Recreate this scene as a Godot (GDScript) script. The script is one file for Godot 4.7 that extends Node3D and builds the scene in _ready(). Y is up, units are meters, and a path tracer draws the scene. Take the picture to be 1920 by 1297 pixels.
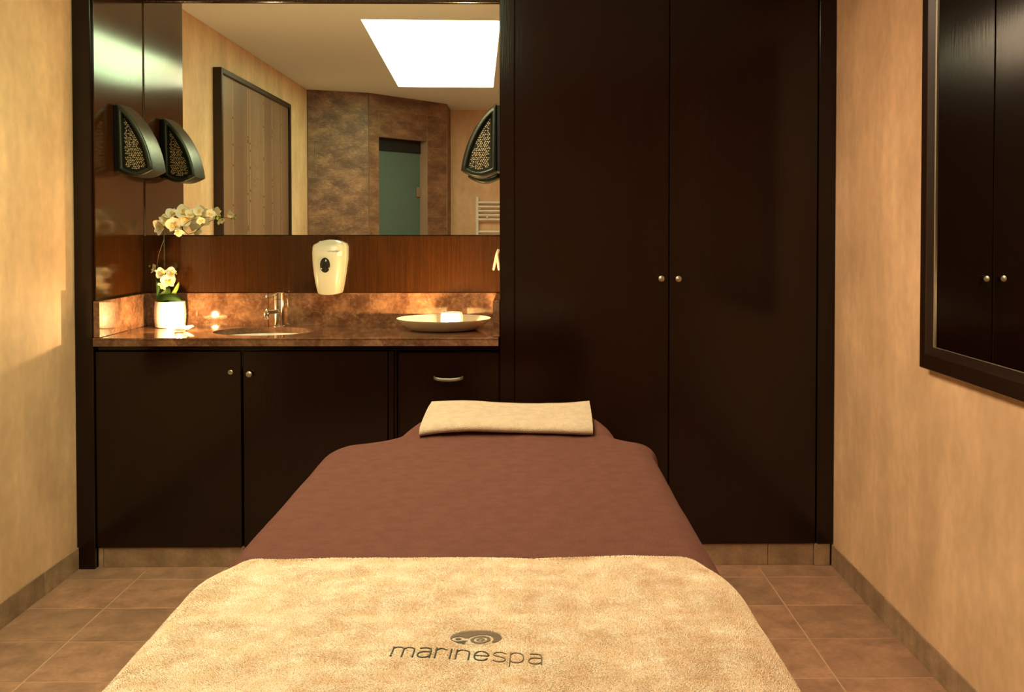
extends Node3D
# A spa treatment room: massage table in front of a dark wood wall of cupboards with a lit stone counter and a mirror.
# Room axes: x to the right, y up, the camera stands at x = 0, z = 0 and looks towards -z.

const XL := -1.745      # left wall
const XR := 1.229       # right wall
const ZF := -4.09       # fronts of the cupboards
const ZM := -4.62       # mirror and panelling at the back of the niche
const ZR := 0.65        # rear wall, behind the camera
const HC := 2.46        # ceiling
const CT := 0.908       # top of the stone counter
const LIGHT_AT := Vector3(-0.553, HC, -2.25)
const LIGHT_TURN := -0.0428
const SLOPE_RISE := 0.3
const SLOPE := 0.6735     # atan(0.3 / 0.376)
const SLOPE_LEN := 0.481

var M := {}
var used := {}
var rng := RandomNumberGenerator.new()

# ------------------------------------------------------------------ mesh builder
class MB:
	var v := PackedVector3Array()
	var n := PackedVector3Array()
	var ix := PackedInt32Array()
	var uv := PackedVector2Array()

	func poly(pts: Array, c: Vector3) -> void:
		var mid := Vector3.ZERO
		for p in pts: mid += p
		mid /= pts.size()
		var nn := Vector3.ZERO
		for i in pts.size():
			nn += (pts[i] - mid).cross(pts[(i + 1) % pts.size()] - mid)
		if nn.length() < 1e-12: return
		nn = nn.normalized()
		var q := pts.duplicate()
		if nn.dot(mid - c) < 0.0:
			q.reverse()
			nn = -nn
		var b := v.size()
		for p in q:
			v.append(p); n.append(nn)
		for i in range(1, q.size() - 1):
			ix.append(b); ix.append(b + i + 1); ix.append(b + i)

	func box(c: Vector3, s: Vector3, bev := 0.0, bas := Basis()) -> void:
		var h := s * 0.5
		if bev <= 0.0:
			for ax in 3:
				for sg in [-1.0, 1.0]:
					var pts := []
					for k in [[-1, -1], [1, -1], [1, 1], [-1, 1]]:
						var p := Vector3.ZERO
						p[ax] = h[ax] * sg
						p[(ax + 1) % 3] = h[(ax + 1) % 3] * k[0]
						p[(ax + 2) % 3] = h[(ax + 2) % 3] * k[1]
						pts.append(c + bas * p)
					poly(pts, c)
			return
		var corner = func(sx: float, sy: float, sz: float, ax: int) -> Vector3:
			var p := Vector3(sx * (h.x - bev), sy * (h.y - bev), sz * (h.z - bev))
			p[ax] = [sx * h.x, sy * h.y, sz * h.z][ax]
			return c + bas * p
		for ax in 3:
			for sg in [-1.0, 1.0]:
				var pts := []
				for k in [[-1, -1], [1, -1], [1, 1], [-1, 1]]:
					var sgn := [0.0, 0.0, 0.0]
					sgn[ax] = sg
					sgn[(ax + 1) % 3] = float(k[0])
					sgn[(ax + 2) % 3] = float(k[1])
					pts.append(corner.call(sgn[0], sgn[1], sgn[2], ax))
				poly(pts, c)
		for ax in 3:
			var a := (ax + 1) % 3
			var b := (ax + 2) % 3
			for s1 in [-1.0, 1.0]:
				for s2 in [-1.0, 1.0]:
					var s0 := [0.0, 0.0, 0.0]
					s0[a] = s1; s0[b] = s2
					var s3 := s0.duplicate()
					s0[ax] = -1.0; s3[ax] = 1.0
					poly([corner.call(s0[0], s0[1], s0[2], a), corner.call(s3[0], s3[1], s3[2], a), corner.call(s3[0], s3[1], s3[2], b), corner.call(s0[0], s0[1], s0[2], b)], c)
		for sx in [-1.0, 1.0]:
			for sy in [-1.0, 1.0]:
				for sz in [-1.0, 1.0]:
					poly([corner.call(sx, sy, sz, 0), corner.call(sx, sy, sz, 1), corner.call(sx, sy, sz, 2)], c)

	# rows of points -> smooth surface; ref: direction the normals should mostly take, ZERO = outwards
	func grid(rows: Array, wrap := false, ref := Vector3.ZERO) -> void:
		var b := v.size()
		var nr := rows.size()
		var nc: int = rows[0].size()
		var pts := PackedVector3Array()
		var mid := Vector3.ZERO
		for r in rows:
			for p in r:
				pts.append(p); mid += p
		mid /= pts.size()
		var nn := PackedVector3Array()
		nn.resize(pts.size())
		var tris := PackedInt32Array()
		var lim := nc if wrap else nc - 1
		for i in nr - 1:
			for j in lim:
				var j2 := (j + 1) % nc
				var a := i * nc + j
				var c := i * nc + j2
				var d := (i + 1) * nc + j
				var e := (i + 1) * nc + j2
				tris.append_array([a, d, c, c, d, e])
		var vol := 0.0
		for t in range(0, tris.size(), 3):
			var p0 := pts[tris[t]]
			var fn := (pts[tris[t + 1]] - p0).cross(pts[tris[t + 2]] - p0)
			vol += fn.dot(ref) if ref != Vector3.ZERO else fn.dot(p0 - mid)
			for k in 3: nn[tris[t + k]] += fn
		var flip := vol < 0.0
		for k in pts.size():
			v.append(pts[k])
			var q := nn[k].normalized()
			n.append(-q if flip else q)
		for t in range(0, tris.size(), 3):
			ix.append(b + tris[t])
			if flip:
				ix.append(b + tris[t + 1]); ix.append(b + tris[t + 2])
			else:
				ix.append(b + tris[t + 2]); ix.append(b + tris[t + 1])

	# profile of (radius, height): from the bottom centre out, up the outside, over the rim, down the inside
	func lathe(prof: Array, at: Vector3, seg := 32, squash := Vector2.ONE, bas := Basis()) -> void:
		var ns := []
		for k in prof.size() - 1:
			var t: Vector2 = prof[k + 1] - prof[k]
			ns.append(Vector2(t.y, -t.x).normalized())
		for k in prof.size() - 1:
			var n0: Vector2 = ns[k]
			var n1: Vector2 = ns[k]
			if k > 0 and ns[k - 1].dot(ns[k]) > 0.75: n0 = (ns[k - 1] + ns[k]).normalized()
			if k < ns.size() - 1 and ns[k + 1].dot(ns[k]) > 0.75: n1 = (ns[k + 1] + ns[k]).normalized()
			var b := v.size()
			for j in seg:
				var a := TAU * j / seg
				var d := Vector3(cos(a) * squash.x, 0, sin(a) * squash.y)
				var e := Vector3(cos(a) / squash.x, 0, sin(a) / squash.y).normalized()
				v.append(at + bas * (d * prof[k].x + Vector3(0, prof[k].y, 0)))
				n.append((bas * (e * n0.x + Vector3(0, n0.y, 0))).normalized())
				v.append(at + bas * (d * prof[k + 1].x + Vector3(0, prof[k + 1].y, 0)))
				n.append((bas * (e * n1.x + Vector3(0, n1.y, 0))).normalized())
			for j in seg:
				var p := b + j * 2
				var q := b + ((j + 1) % seg) * 2
				ix.append_array([p, q, p + 1, q, q + 1, p + 1])
		return

	func tube(path: Array, radii: Array, seg := 10) -> void:
		var rows := []
		var t0: Vector3 = (path[1] - path[0]).normalized()
		var up := Vector3.UP if absf(t0.y) < 0.9 else Vector3.RIGHT
		var s := t0.cross(up).normalized()
		for i in path.size():
			var t: Vector3 = (path[mini(i + 1, path.size() - 1)] - path[maxi(i - 1, 0)]).normalized()
			s = (s - t * s.dot(t)).normalized()
			var w := t.cross(s)
			var row := PackedVector3Array()
			for j in seg:
				var a := TAU * j / seg
				row.append(path[i] + (s * cos(a) + w * sin(a)) * float(radii[mini(i, radii.size() - 1)]))
			rows.append(row)
		grid(rows, true)
		for e in [0, rows.size() - 1]:
			poly(Array(rows[e]), path[1 if e == 0 else path.size() - 2])

	# flat outline (convex or not) pushed along an axis frame: o + x*u + y*v, from d0 to d1 along z
	func prism(outline: PackedVector2Array, o: Vector3, x: Vector3, y: Vector3, z: Vector3, d0: float, d1: float) -> void:
		var area := 0.0
		var out := PackedVector2Array()
		for i in outline.size():
			if outline[i].distance_to(outline[(i + 1) % outline.size()]) > 1e-5: out.append(outline[i])
		var m := out.size()
		for i in m: area += out[i].cross(out[(i + 1) % m])
		if area < 0.0: out.reverse()
		var rh := x.cross(y).dot(z) > 0.0
		for i in m:
			var p := out[i]
			var q := out[(i + 1) % m]
			var nn2 := Vector2(q.y - p.y, p.x - q.x).normalized()
			var nn := (x * nn2.x + y * nn2.y).normalized()
			var pts := [o + x * p.x + y * p.y + z * d0, o + x * q.x + y * q.y + z * d0, o + x * q.x + y * q.y + z * d1, o + x * p.x + y * p.y + z * d1]
			var mid: Vector3 = (pts[0] + pts[2]) * 0.5
			poly(pts, mid - nn)
		var tri := Geometry2D.triangulate_polygon(out)
		for side in [[d0, -1.0], [d1, 1.0]]:
			var b := v.size()
			for p in out:
				v.append(o + x * p.x + y * p.y + z * side[0]); n.append((z * side[1]).normalized())
			for t in range(0, tri.size(), 3):
				var p0 := v[b + tri[t]]
				var fn := (v[b + tri[t + 1]] - p0).cross(v[b + tri[t + 2]] - p0)
				if fn.dot(z * side[1]) > 0.0:
					ix.append_array([b + tri[t], b + tri[t + 2], b + tri[t + 1]])
				else:
					ix.append_array([b + tri[t], b + tri[t + 1], b + tri[t + 2]])

	func mesh() -> ArrayMesh:
		var a := []
		a.resize(Mesh.ARRAY_MAX)
		a[Mesh.ARRAY_VERTEX] = v
		a[Mesh.ARRAY_NORMAL] = n
		a[Mesh.ARRAY_INDEX] = ix
		if uv.size() == v.size(): a[Mesh.ARRAY_TEX_UV] = uv
		var m := ArrayMesh.new()
		m.add_surface_from_arrays(Mesh.PRIMITIVE_TRIANGLES, a)
		return m

# ------------------------------------------------------------------ node helpers
func numbered(called: String) -> String:
	var k: int = used.get(called, 0)
	used[called] = k + 1
	return called if k == 0 else "%s_%03d" % [called, k]

func obj(called: String, m, mat: Material, parent: Node = null, at := Vector3.ZERO) -> MeshInstance3D:
	var o := MeshInstance3D.new()
	o.mesh = m.mesh() if m is MB else m
	o.material_override = null
	for s in o.mesh.get_surface_count(): o.set_surface_override_material(s, mat)
	o.position = at
	if parent == null or parent == self:
		o.name = numbered(called)
		add_child(o, true)
	else:
		o.name = called
		parent.add_child(o, true)
	return o

func thing(called: String, label: String, category: String, at := Vector3.ZERO, group := "") -> Node3D:
	var o := Node3D.new()
	o.name = numbered(called)
	add_child(o, true)
	o.position = at
	return tag(o, label, category, group)

func tag(o: Node3D, label: String, category: String, group := "", kind := "") -> Node3D:
	if label: o.set_meta("label", label)
	if category: o.set_meta("category", category)
	if group: o.set_meta("group", group)
	if kind: o.set_meta("kind", kind)
	return o

func struct(called: String, m, mat: Material, label: String, category: String) -> MeshInstance3D:
	var o := obj(called, m, mat)
	tag(o, label, category, "", "structure")
	return o

func bx(c: Vector3, s: Vector3, bev := 0.002) -> MB:
	var m := MB.new()
	m.box(c, s, bev)
	return m

func span(a: Vector3, b: Vector3, bev := 0.002) -> MB:
	return bx((a + b) * 0.5, (b - a).abs(), bev)

# ------------------------------------------------------------------ textures
func noise(sd: int, freq: float, oct: int, w := 512, h := 512, kind := FastNoiseLite.TYPE_SIMPLEX_SMOOTH, warp := 0.0) -> PackedByteArray:
	var f := FastNoiseLite.new()
	f.seed = sd
	f.noise_type = kind
	f.frequency = freq
	f.fractal_type = FastNoiseLite.FRACTAL_FBM if oct > 1 else FastNoiseLite.FRACTAL_NONE
	f.fractal_octaves = oct
	if kind == FastNoiseLite.TYPE_CELLULAR:
		f.cellular_return_type = FastNoiseLite.RETURN_DISTANCE
	if warp > 0.0:
		f.domain_warp_enabled = true
		f.domain_warp_amplitude = warp
		f.domain_warp_frequency = freq * 1.5
	var im := f.get_seamless_image(w, h, false, false, 0.15, true)
	im.convert(Image.FORMAT_L8)
	return im.get_data()

func stretched(sd: int, freq: float, oct: int, w: int, h: int, small_h: int) -> PackedByteArray:
	var f := FastNoiseLite.new()
	f.seed = sd
	f.noise_type = FastNoiseLite.TYPE_SIMPLEX_SMOOTH
	f.frequency = freq
	f.fractal_octaves = oct
	var im := f.get_seamless_image(w, small_h, false, false, 0.15, true)
	im.convert(Image.FORMAT_L8)
	im.resize(w, h, Image.INTERPOLATE_CUBIC)
	return im.get_data()

func pic(w: int, h: int, col: Callable) -> ImageTexture:
	var d := PackedByteArray()
	d.resize(w * h * 3)
	for i in w * h:
		var c: Color = col.call(i)
		d[i * 3] = clampi(int(c.r * 255.0), 0, 255)
		d[i * 3 + 1] = clampi(int(c.g * 255.0), 0, 255)
		d[i * 3 + 2] = clampi(int(c.b * 255.0), 0, 255)
	return ImageTexture.create_from_image(Image.create_from_data(w, h, false, Image.FORMAT_RGB8, d))

func grey(w: int, h: int, d: PackedByteArray) -> ImageTexture:
	return ImageTexture.create_from_image(Image.create_from_data(w, h, false, Image.FORMAT_L8, d))

func mat(called: String, col: Color, rough: float, metal := 0.0) -> StandardMaterial3D:
	var m := StandardMaterial3D.new()
	m.resource_name = called
	m.albedo_color = col
	m.roughness = rough
	m.metallic = metal
	M[called] = m
	return m

func planar(m: StandardMaterial3D, tex: Texture2D, sc: Vector3, world := true) -> void:
	m.albedo_texture = tex
	m.uv1_triplanar = true
	m.uv1_world_triplanar = world
	m.uv1_scale = sc
	m.uv1_triplanar_sharpness = 4.0

func relief(m: StandardMaterial3D, tex: Texture2D, depth_cm: float) -> void:
	m.heightmap_enabled = true
	m.heightmap_texture = tex
	m.heightmap_scale = depth_cm

func materials() -> void:
	# trowelled plaster
	var a := noise(3, 0.006, 4)
	var b := stretched(5, 0.02, 4, 512, 512, 128)
	var c := noise(9, 0.05, 3)
	var plaster := pic(512, 512, func(i):
		var t := 0.5 * a[i] / 255.0 + 0.25 * b[i] / 255.0 + 0.25 * c[i] / 255.0
		var k := 0.86 + 0.26 * (t - 0.5) + 0.06
		return Color(k, k * (0.985 + 0.03 * (t - 0.5)), k * (0.965 + 0.06 * (t - 0.5))))
	var m := mat("plaster", Color(0.965, 0.81, 0.655), 0.62)
	planar(m, plaster, Vector3(0.7, 0.55, 0.7))
	relief(m, grey(512, 512, b), 0.06)
	m = mat("ceiling_paint", Color(0.90, 0.915, 0.92), 0.9)
	# dark polished wood, grain upright
	var g1 := stretched(11, 0.05, 4, 512, 512, 24)
	var g2 := stretched(12, 0.2, 2, 512, 512, 48)
	var g3 := noise(13, 0.008, 3)
	var wood := pic(512, 512, func(i):
		var t := 0.45 * g1[i] / 255.0 + 0.3 * g2[i] / 255.0 + 0.25 * g3[i] / 255.0
		var k := 0.78 + 0.34 * t
		return Color(k, k * (0.9 + 0.16 * t), k * (0.86 + 0.16 * t)))
	m = mat("wood", Color(0.098, 0.033, 0.018), 0.15)
	planar(m, wood, Vector3(1.6, 0.5, 1.6))
	m.metallic_specular = 0.41
	relief(m, grey(512, 512, g2), 0.008)
	m = mat("panel_wood", Color(0.228, 0.122, 0.035), 0.125)
	planar(m, wood, Vector3(1.9, 0.5, 1.9))
	m.metallic_specular = 0.55
	relief(m, grey(512, 512, g2), 0.006)
	m = mat("frame_wood", Color(0.15, 0.085, 0.05), 0.33)
	planar(m, wood, Vector3(1.6, 0.5, 1.6))
	m = mat("gap", Color(0.05, 0.03, 0.02), 0.9)
	# brown marble
	var e1 := noise(21, 0.005, 6, 1024, 1024, FastNoiseLite.TYPE_SIMPLEX_SMOOTH, 60.0)
	var e2 := noise(22, 0.008, 5, 1024, 1024, FastNoiseLite.TYPE_SIMPLEX_SMOOTH, 70.0)
	var e3 := noise(23, 0.035, 5, 1024, 1024)
	var e4 := noise(24, 0.02, 4, 1024, 1024, FastNoiseLite.TYPE_SIMPLEX_SMOOTH, 50.0)
	var marble := pic(1024, 1024, func(i):
		var t := e1[i] / 255.0
		var f := e3[i] / 255.0
		var w := clampf((1.0 - absf(2.0 * e2[i] / 255.0 - 1.0) - 0.93) / 0.07, 0.0, 1.0)
		var w2 := clampf((1.0 - absf(2.0 * e4[i] / 255.0 - 1.0) - 0.90) / 0.10, 0.0, 1.0)
		var base := Color(0.40, 0.285, 0.215).lerp(Color(0.64, 0.50, 0.385), clampf((t - 0.25) * 1.3 + (f - 0.5) * 0.55, 0.0, 1.0))
		base = base.lerp(Color(0.30, 0.205, 0.15), 0.5 * clampf((0.36 - t) * 4.0, 0.0, 1.0))
		return base.lerp(Color(0.82, 0.70, 0.56), clampf(w * (0.12 + 0.45 * f) + w2 * 0.25 * f, 0.0, 1.0)))
	m = mat("marble", Color(0.95, 0.89, 0.86), 0.06)
	planar(m, marble, Vector3(1.25, 1.25, 1.25))
	m = mat("wall_marble", Color(0.97, 0.93, 0.92), 0.55)
	planar(m, marble, Vector3(0.8, 1.5, 0.8))
	mat("marble_joint", Color(0.60, 0.49, 0.40), 0.8)
	# floor tiles
	var f1 := noise(31, 0.012, 5)
	var f2 := noise(32, 0.06, 4)
	var tile := pic(512, 512, func(i):
		var t := 0.65 * f1[i] / 255.0 + 0.35 * f2[i] / 255.0
		var k := 0.72 + 0.34 * t
		return Color(k, k * 0.99, k * 0.97))
	for k in 3:
		m = mat("tile%d" % k, [Color(0.735, 0.565, 0.475), Color(0.705, 0.55, 0.46), Color(0.755, 0.58, 0.485)][k], 0.42)
		planar(m, tile, Vector3(1.1, 1.1, 1.1) * (1.0 + 0.13 * k))
		relief(m, grey(512, 512, f2), 0.03)
	m = mat("skirting0", Color(0.70, 0.585, 0.475), 0.5)
	planar(m, tile, Vector3(1.9, 1.9, 1.9))
	m = mat("skirting1", Color(0.65, 0.53, 0.43), 0.5)
	planar(m, tile, Vector3(1.6, 1.6, 1.6))
	m = mat("grout", Color(0.76, 0.61, 0.50), 0.85)
	# towelling
	var t1 := noise(41, 0.14, 1, 512, 512, FastNoiseLite.TYPE_CELLULAR)
	var t2 := noise(42, 0.03, 3)
	var pile := PackedByteArray()
	pile.resize(512 * 512)
	for i in 512 * 512: pile[i] = clampi(int(0.75 * (255 - t1[i]) + 0.25 * t2[i]), 0, 255)
	var pile_tex := grey(512, 512, pile)
	var t3 := noise(43, 0.009, 4)
	var t4 := noise(44, 0.09, 3)
	var cream := pic(512, 512, func(i):
		var t := 0.7 * t3[i] / 255.0 + 0.3 * t4[i] / 255.0
		return Color(0.905, 0.80, 0.68).lerp(Color(0.99, 0.96, 0.91), clampf((t - 0.22) * 1.7, 0.0, 1.0)))
	m = mat("cream_terry", Color(0.84, 0.81, 0.79), 1.0)
	planar(m, cream, Vector3(4.6, 4.6, 4.6))
	towelling(m, pile_tex, 0.22)
	m = mat("cream_loops", Color(1.0, 0.965, 0.95), 1.0)
	planar(m, cream, Vector3(4.6, 4.6, 4.6))
	m.metallic_specular = 0.15
	m = mat("brown_terry", Color(0.41, 0.265, 0.235), 1.0)
	var brown := pic(512, 512, func(i):
		var t := 0.5 * t3[i] / 255.0 + 0.5 * t4[i] / 255.0
		var k := 0.86 + 0.22 * t
		return Color(k, k * 0.99, k * 0.98))
	planar(m, brown, Vector3(4.6, 4.6, 4.6))
	towelling(m, pile_tex, 0.16)
	m = mat("hand_towel_terry", Color(0.79, 0.70, 0.62), 1.0)
	planar(m, brown, Vector3(6, 6, 6))
	towelling(m, pile_tex, 0.2)
	mat("thread_dark", Color(0.24, 0.21, 0.16), 0.55)
	mat("thread_light", Color(0.44, 0.35, 0.265), 0.55)
	# metals, glass, ceramics
	mat("satin_nickel", Color(0.52, 0.485, 0.42), 0.5, 0.5)
	mat("chrome", Color(0.86, 0.85, 0.83), 0.08, 1.0)
	mat("brushed_steel", Color(0.72, 0.69, 0.63), 0.42, 1.0)
	mat("tray_metal", Color(0.80, 0.76, 0.67), 0.33, 0.25)
	mat("mirror", Color(0.93, 0.93, 0.91), 0.0, 1.0)
	m = mat("bronze", Color(0.25, 0.265, 0.235), 0.34, 0.85)
	var hammered := noise(51, 0.09, 1, 256, 256, FastNoiseLite.TYPE_CELLULAR)
	m.uv1_triplanar = true
	m.uv1_scale = Vector3(9, 9, 9)
	relief(m, grey(256, 256, hammered), 0.04)
	mat("dark_bronze", Color(0.10, 0.095, 0.08), 0.5, 0.5)
	mat("inlay", Color(0.80, 0.70, 0.54), 0.4)
	mat("ceramic", Color(0.93, 0.91, 0.86), 0.18)
	mat("white_plastic", Color(0.78, 0.765, 0.68), 0.3)
	mat("smoked_plastic", Color(0.13, 0.12, 0.10), 0.1)
	mat("print", Color(0.22, 0.20, 0.17), 0.6)
	mat("label_paper", Color(0.96, 0.95, 0.90), 0.6)
	mat("white_enamel", Color(0.92, 0.90, 0.85), 0.25)
	mat("wax", Color(0.95, 0.92, 0.84), 0.5)
	mat("wick", Color(0.08, 0.07, 0.06), 0.9)
	mat("hook_cream", Color(0.93, 0.83, 0.70), 0.4)
	m = mat("teal_glass", Color(0.33, 0.42, 0.40, 0.88), 0.3)
	m.transparency = BaseMaterial3D.TRANSPARENCY_ALPHA
	m = mat("petal", Color(0.95, 0.92, 0.80), 0.5)
	m.backlight_enabled = true
	m.backlight = Color(0.55, 0.5, 0.38)
	mat("lip", Color(0.92, 0.76, 0.42), 0.5)
	m = mat("leaf", Color(0.20, 0.30, 0.12), 0.35)
	m.backlight_enabled = true
	m.backlight = Color(0.2, 0.28, 0.08)
	m = mat("young_leaf", Color(0.48, 0.58, 0.22), 0.4)
	m.backlight_enabled = true
	m.backlight = Color(0.35, 0.42, 0.1)
	mat("stem", Color(0.17, 0.19, 0.08), 0.5)
	mat("flower_stalk", Color(0.42, 0.35, 0.22), 0.5)
	m = mat("candle_glass", Color(0.95, 0.93, 0.88, 0.25), 0.03)
	m.transparency = BaseMaterial3D.TRANSPARENCY_ALPHA
	mat("vinyl", Color(0.30, 0.20, 0.15), 0.45)

func towelling(m: StandardMaterial3D, tex: Texture2D, depth: float) -> void:
	relief(m, tex, depth)
	m.metallic_specular = 0.15
	m.rim_enabled = true
	m.rim = 0.35
	m.rim_tint = 0.8

func glowing(called: String, col: Color, energy: float) -> StandardMaterial3D:
	var m := mat(called, Color(0.95, 0.95, 0.93), 0.6)
	m.emission_enabled = true
	m.emission = col
	m.emission_energy_multiplier = energy
	return m

# ------------------------------------------------------------------ scene
func _ready() -> void:
	rng.seed = 7
	# camera: focal length 1956 px of a 1920 x 1297 frame, lens centre at pixel (1004, 476)
	var cam := Camera3D.new()
	cam.name = "camera"
	cam.projection = Camera3D.PROJECTION_FRUSTUM
	cam.near = 0.05
	cam.far = 60.0
	cam.size = cam.near * 1297.0 / 1956.0
	cam.frustum_offset = Vector2(-44.0, -172.5) / 1956.0 * cam.near
	cam.rotation = Vector3(deg_to_rad(-1.34), deg_to_rad(-0.7), 0)
	cam.position = Vector3(0, 1.33, 0)
	add_child(cam)
	cam.current = true
	var we := WorldEnvironment.new()
	we.name = "environment"
	var env := Environment.new()
	env.background_mode = Environment.BG_COLOR
	env.background_color = Color(0, 0, 0)
	env.tonemap_mode = Environment.TONE_MAPPER_LINEAR
	env.tonemap_exposure = 1.0
	env.sdfgi_enabled = true
	env.ssao_enabled = true
	env.ssil_enabled = true
	we.environment = env
	add_child(we)
	# the light box in the ceiling: warm tubes on one side, greenish ones on the other
	panel_light(-1.0, Color(1.0, 0.845, 0.715), 4.8)
	panel_light(1.0, Color(0.76, 1.0, 0.72), 2.4)

	materials()
	room()
	ceiling_light()
	counter_side()
	wardrobe()
	rear()
	right_mirror()
	bed()
	counter_things()
	sconces()
	artwork()

# one sloping half of the light box (side -1 slopes towards the right wall, +1 towards the left)
func panel_light(side: float, col: Color, energy: float) -> void:
	var l := AreaLight3D.new()
	l.name = "panel_light"
	l.area_size = Vector2(SLOPE_LEN - 0.01, 2.62)
	l.area_normalize_energy = true
	l.light_color = col
	l.light_energy = energy
	l.area_range = 12.0
	l.area_attenuation = 2.0
	l.shadow_enabled = true
	l.transform = Transform3D(Basis(Vector3.UP, LIGHT_TURN), LIGHT_AT) * slope(side) * Transform3D(Basis(Vector3.RIGHT, -PI / 2), Vector3(0, -0.012, 0))
	add_child(l, true)

# frame of a sloping half: its local -y points out of the lit face
func slope(side: float) -> Transform3D:
	return Transform3D(Basis(Vector3.BACK, -side * SLOPE), Vector3(side * 0.188, 0.012 + 0.5 * SLOPE_RISE, 0))

# ------------------------------------------------------------------ room shell
func room() -> void:
	var T := 0.12
	var zb := ZM - 0.02
	struct("wall_left", span(Vector3(XL - T, -0.12, zb - T), Vector3(XL, HC + 0.12, ZR + T), 0), M.plaster, "beige trowelled plaster wall beside the wash counter", "wall")
	struct("wall_right", span(Vector3(XR, -0.12, zb - T), Vector3(XR + T, HC + 0.12, ZR + T), 0), M.plaster, "beige trowelled plaster wall carrying the dark framed mirror", "wall")
	struct("wall_front", span(Vector3(XL, -0.12, zb - T), Vector3(XR, HC + 0.12, zb), 0), M.plaster, "plaster wall behind the dark wood cupboards", "wall")
	struct("wall_rear", span(Vector3(XL, -0.12, ZR), Vector3(XR, HC + 0.12, ZR + T), 0), M.plaster, "plaster wall with the white towel radiator", "wall")
	# ceiling with a slot for the light box
	var c := CSGBox3D.new()
	c.name = "ceiling"
	c.size = Vector3(XR - XL, 0.12, ZR - zb)
	c.position = Vector3((XL + XR) / 2, HC + 0.06, (ZR + zb) / 2)
	c.material = M.ceiling_paint
	var hole := CSGBox3D.new()
	hole.name = "light_slot"
	hole.operation = CSGShape3D.OPERATION_SUBTRACTION
	hole.size = Vector3(0.752, 0.3, 2.66)
	hole.position = LIGHT_AT - c.position
	hole.rotation.y = LIGHT_TURN
	hole.material = M.ceiling_paint
	c.add_child(hole)
	add_child(c)
	tag(c, "plain off-white ceiling around the bright light panel", "ceiling", "", "structure")
	# floor: grout bed with single tiles
	var fl := struct("floor", span(Vector3(XL, -0.12, zb), Vector3(XR, -0.0009, ZR), 0), M.grout, "floor of square brown stone tiles with pale joints", "floor")
	var meshes := {}
	for i in range(-1, 10):
		for j in range(0, 16):
			var x0 := maxf(-1.47 + 0.3 * i, XL)
			var x1 := minf(-1.47 + 0.3 * (i + 1), XR)
			var z0 := -4.255 + 0.3 * j
			var z1 := minf(z0 + 0.3, ZR)
			if x1 - x0 < 0.02 or z1 - z0 < 0.02: continue
			var s := Vector3(x1 - x0 - 0.005, 0.012, z1 - z0 - 0.005)
			var key := "%.3f %.3f" % [s.x, s.z]
			if not meshes.has(key): meshes[key] = bx(Vector3.ZERO, s, 0.0006).mesh()
			var at := Vector3((x0 + x1) / 2, -0.006 + rng.randf_range(-0.0003, 0.0003), (z0 + z1) / 2)
			obj("tile", meshes[key], M["tile%d" % rng.randi_range(0, 2)], fl, at)
	# tiled skirting
	for side in [["baseboard_left", XL, 1.0, -0.74, "low brown stone skirting tiles along the wall beside the wash counter"], ["baseboard_right", XR, -1.0, ZR, "low brown stone skirting tiles below the dark framed mirror"]]:
		var x: float = side[1]
		var s: float = side[2]
		var bb := struct(side[0], span(Vector3(x, 0.0, ZF + 0.002), Vector3(x + s * 0.0055, 0.0835, side[3]), 0), M.grout, side[4], "skirting")
		var z := ZF + 0.004
		var k := 0
		while z < side[3] - 0.02:
			var ln := minf([0.30, 0.297, 0.303][k % 3], side[3] - z)
			var hh := 0.085 + rng.randf_range(-0.001, 0.001)
			obj("skirting_tile", bx(Vector3.ZERO, Vector3(0.006, hh, ln - 0.003), 0.0015), M["skirting%d" % (rng.randi() % 2)], bb, Vector3(x + s * (0.0042 + rng.randf_range(0, 0.0008)), hh / 2, z + ln / 2))
			z += ln
			k += 1
	var bf := struct("baseboard_front", span(Vector3(-1.672, 0.0, -4.13), Vector3(XR - 0.013, 0.078, -4.112), 0), M.grout, "stone plinth tiles below the dark wood cupboards", "skirting")
	var px := -1.672
	for w in [0.02, 0.55, 0.3, 0.3, 0.3, 0.3, 0.3, 0.3, 0.275, 0.2]:
		var x1 := minf(px + w, 1.155)
		var hh := 0.078 if px < -0.09 else 0.085
		obj("skirting_tile", span(Vector3(px + 0.001, 0, -4.112), Vector3(x1 - 0.001, hh, -4.1), 0.001), M["skirting%d" % (rng.randi() % 2)], bf)
		px = x1
	obj("skirting_tile", span(Vector3(1.156, 0, -4.112), Vector3(XR - 0.013, 0.087, -4.087), 0.0015), M.skirting0, bf)

func ceiling_light() -> void:
	var t := thing("ceiling_light", "large bright rectangular light panel recessed in the ceiling", "light panel", LIGHT_AT)
	t.rotation.y = LIGHT_TURN
	var warm := glowing("glow_warm", Color(1.0, 0.9, 0.74), 2.0)
	var cool := glowing("glow_cool", Color(0.95, 1.0, 0.84), 2.0)
	for side in [-1.0, 1.0]:
		var d := obj("diffuser", bx(Vector3(0, 0.004, 0), Vector3(SLOPE_LEN, 0.008, 2.65), 0.001), warm if side < 0.0 else cool, t)
		d.transform = slope(side)
		var h := obj("housing", bx(Vector3(0, 0.02, 0), Vector3(SLOPE_LEN + 0.02, 0.02, 2.68), 0.001), M.white_enamel, t)
		h.transform = slope(side)
	for z in [-1.335, 1.335]:
		var g := MB.new()
		g.prism(PackedVector2Array([Vector2(-0.376, 0.121), Vector2(0.376, 0.121), Vector2(0.376, 0.16), Vector2(0.03, 0.35), Vector2(-0.03, 0.35), Vector2(-0.376, 0.16)]), Vector3.ZERO, Vector3.RIGHT, Vector3.UP, Vector3.BACK, z - 0.006, z + 0.006)
		obj("end_plate", g, M.white_enamel, t)

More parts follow.
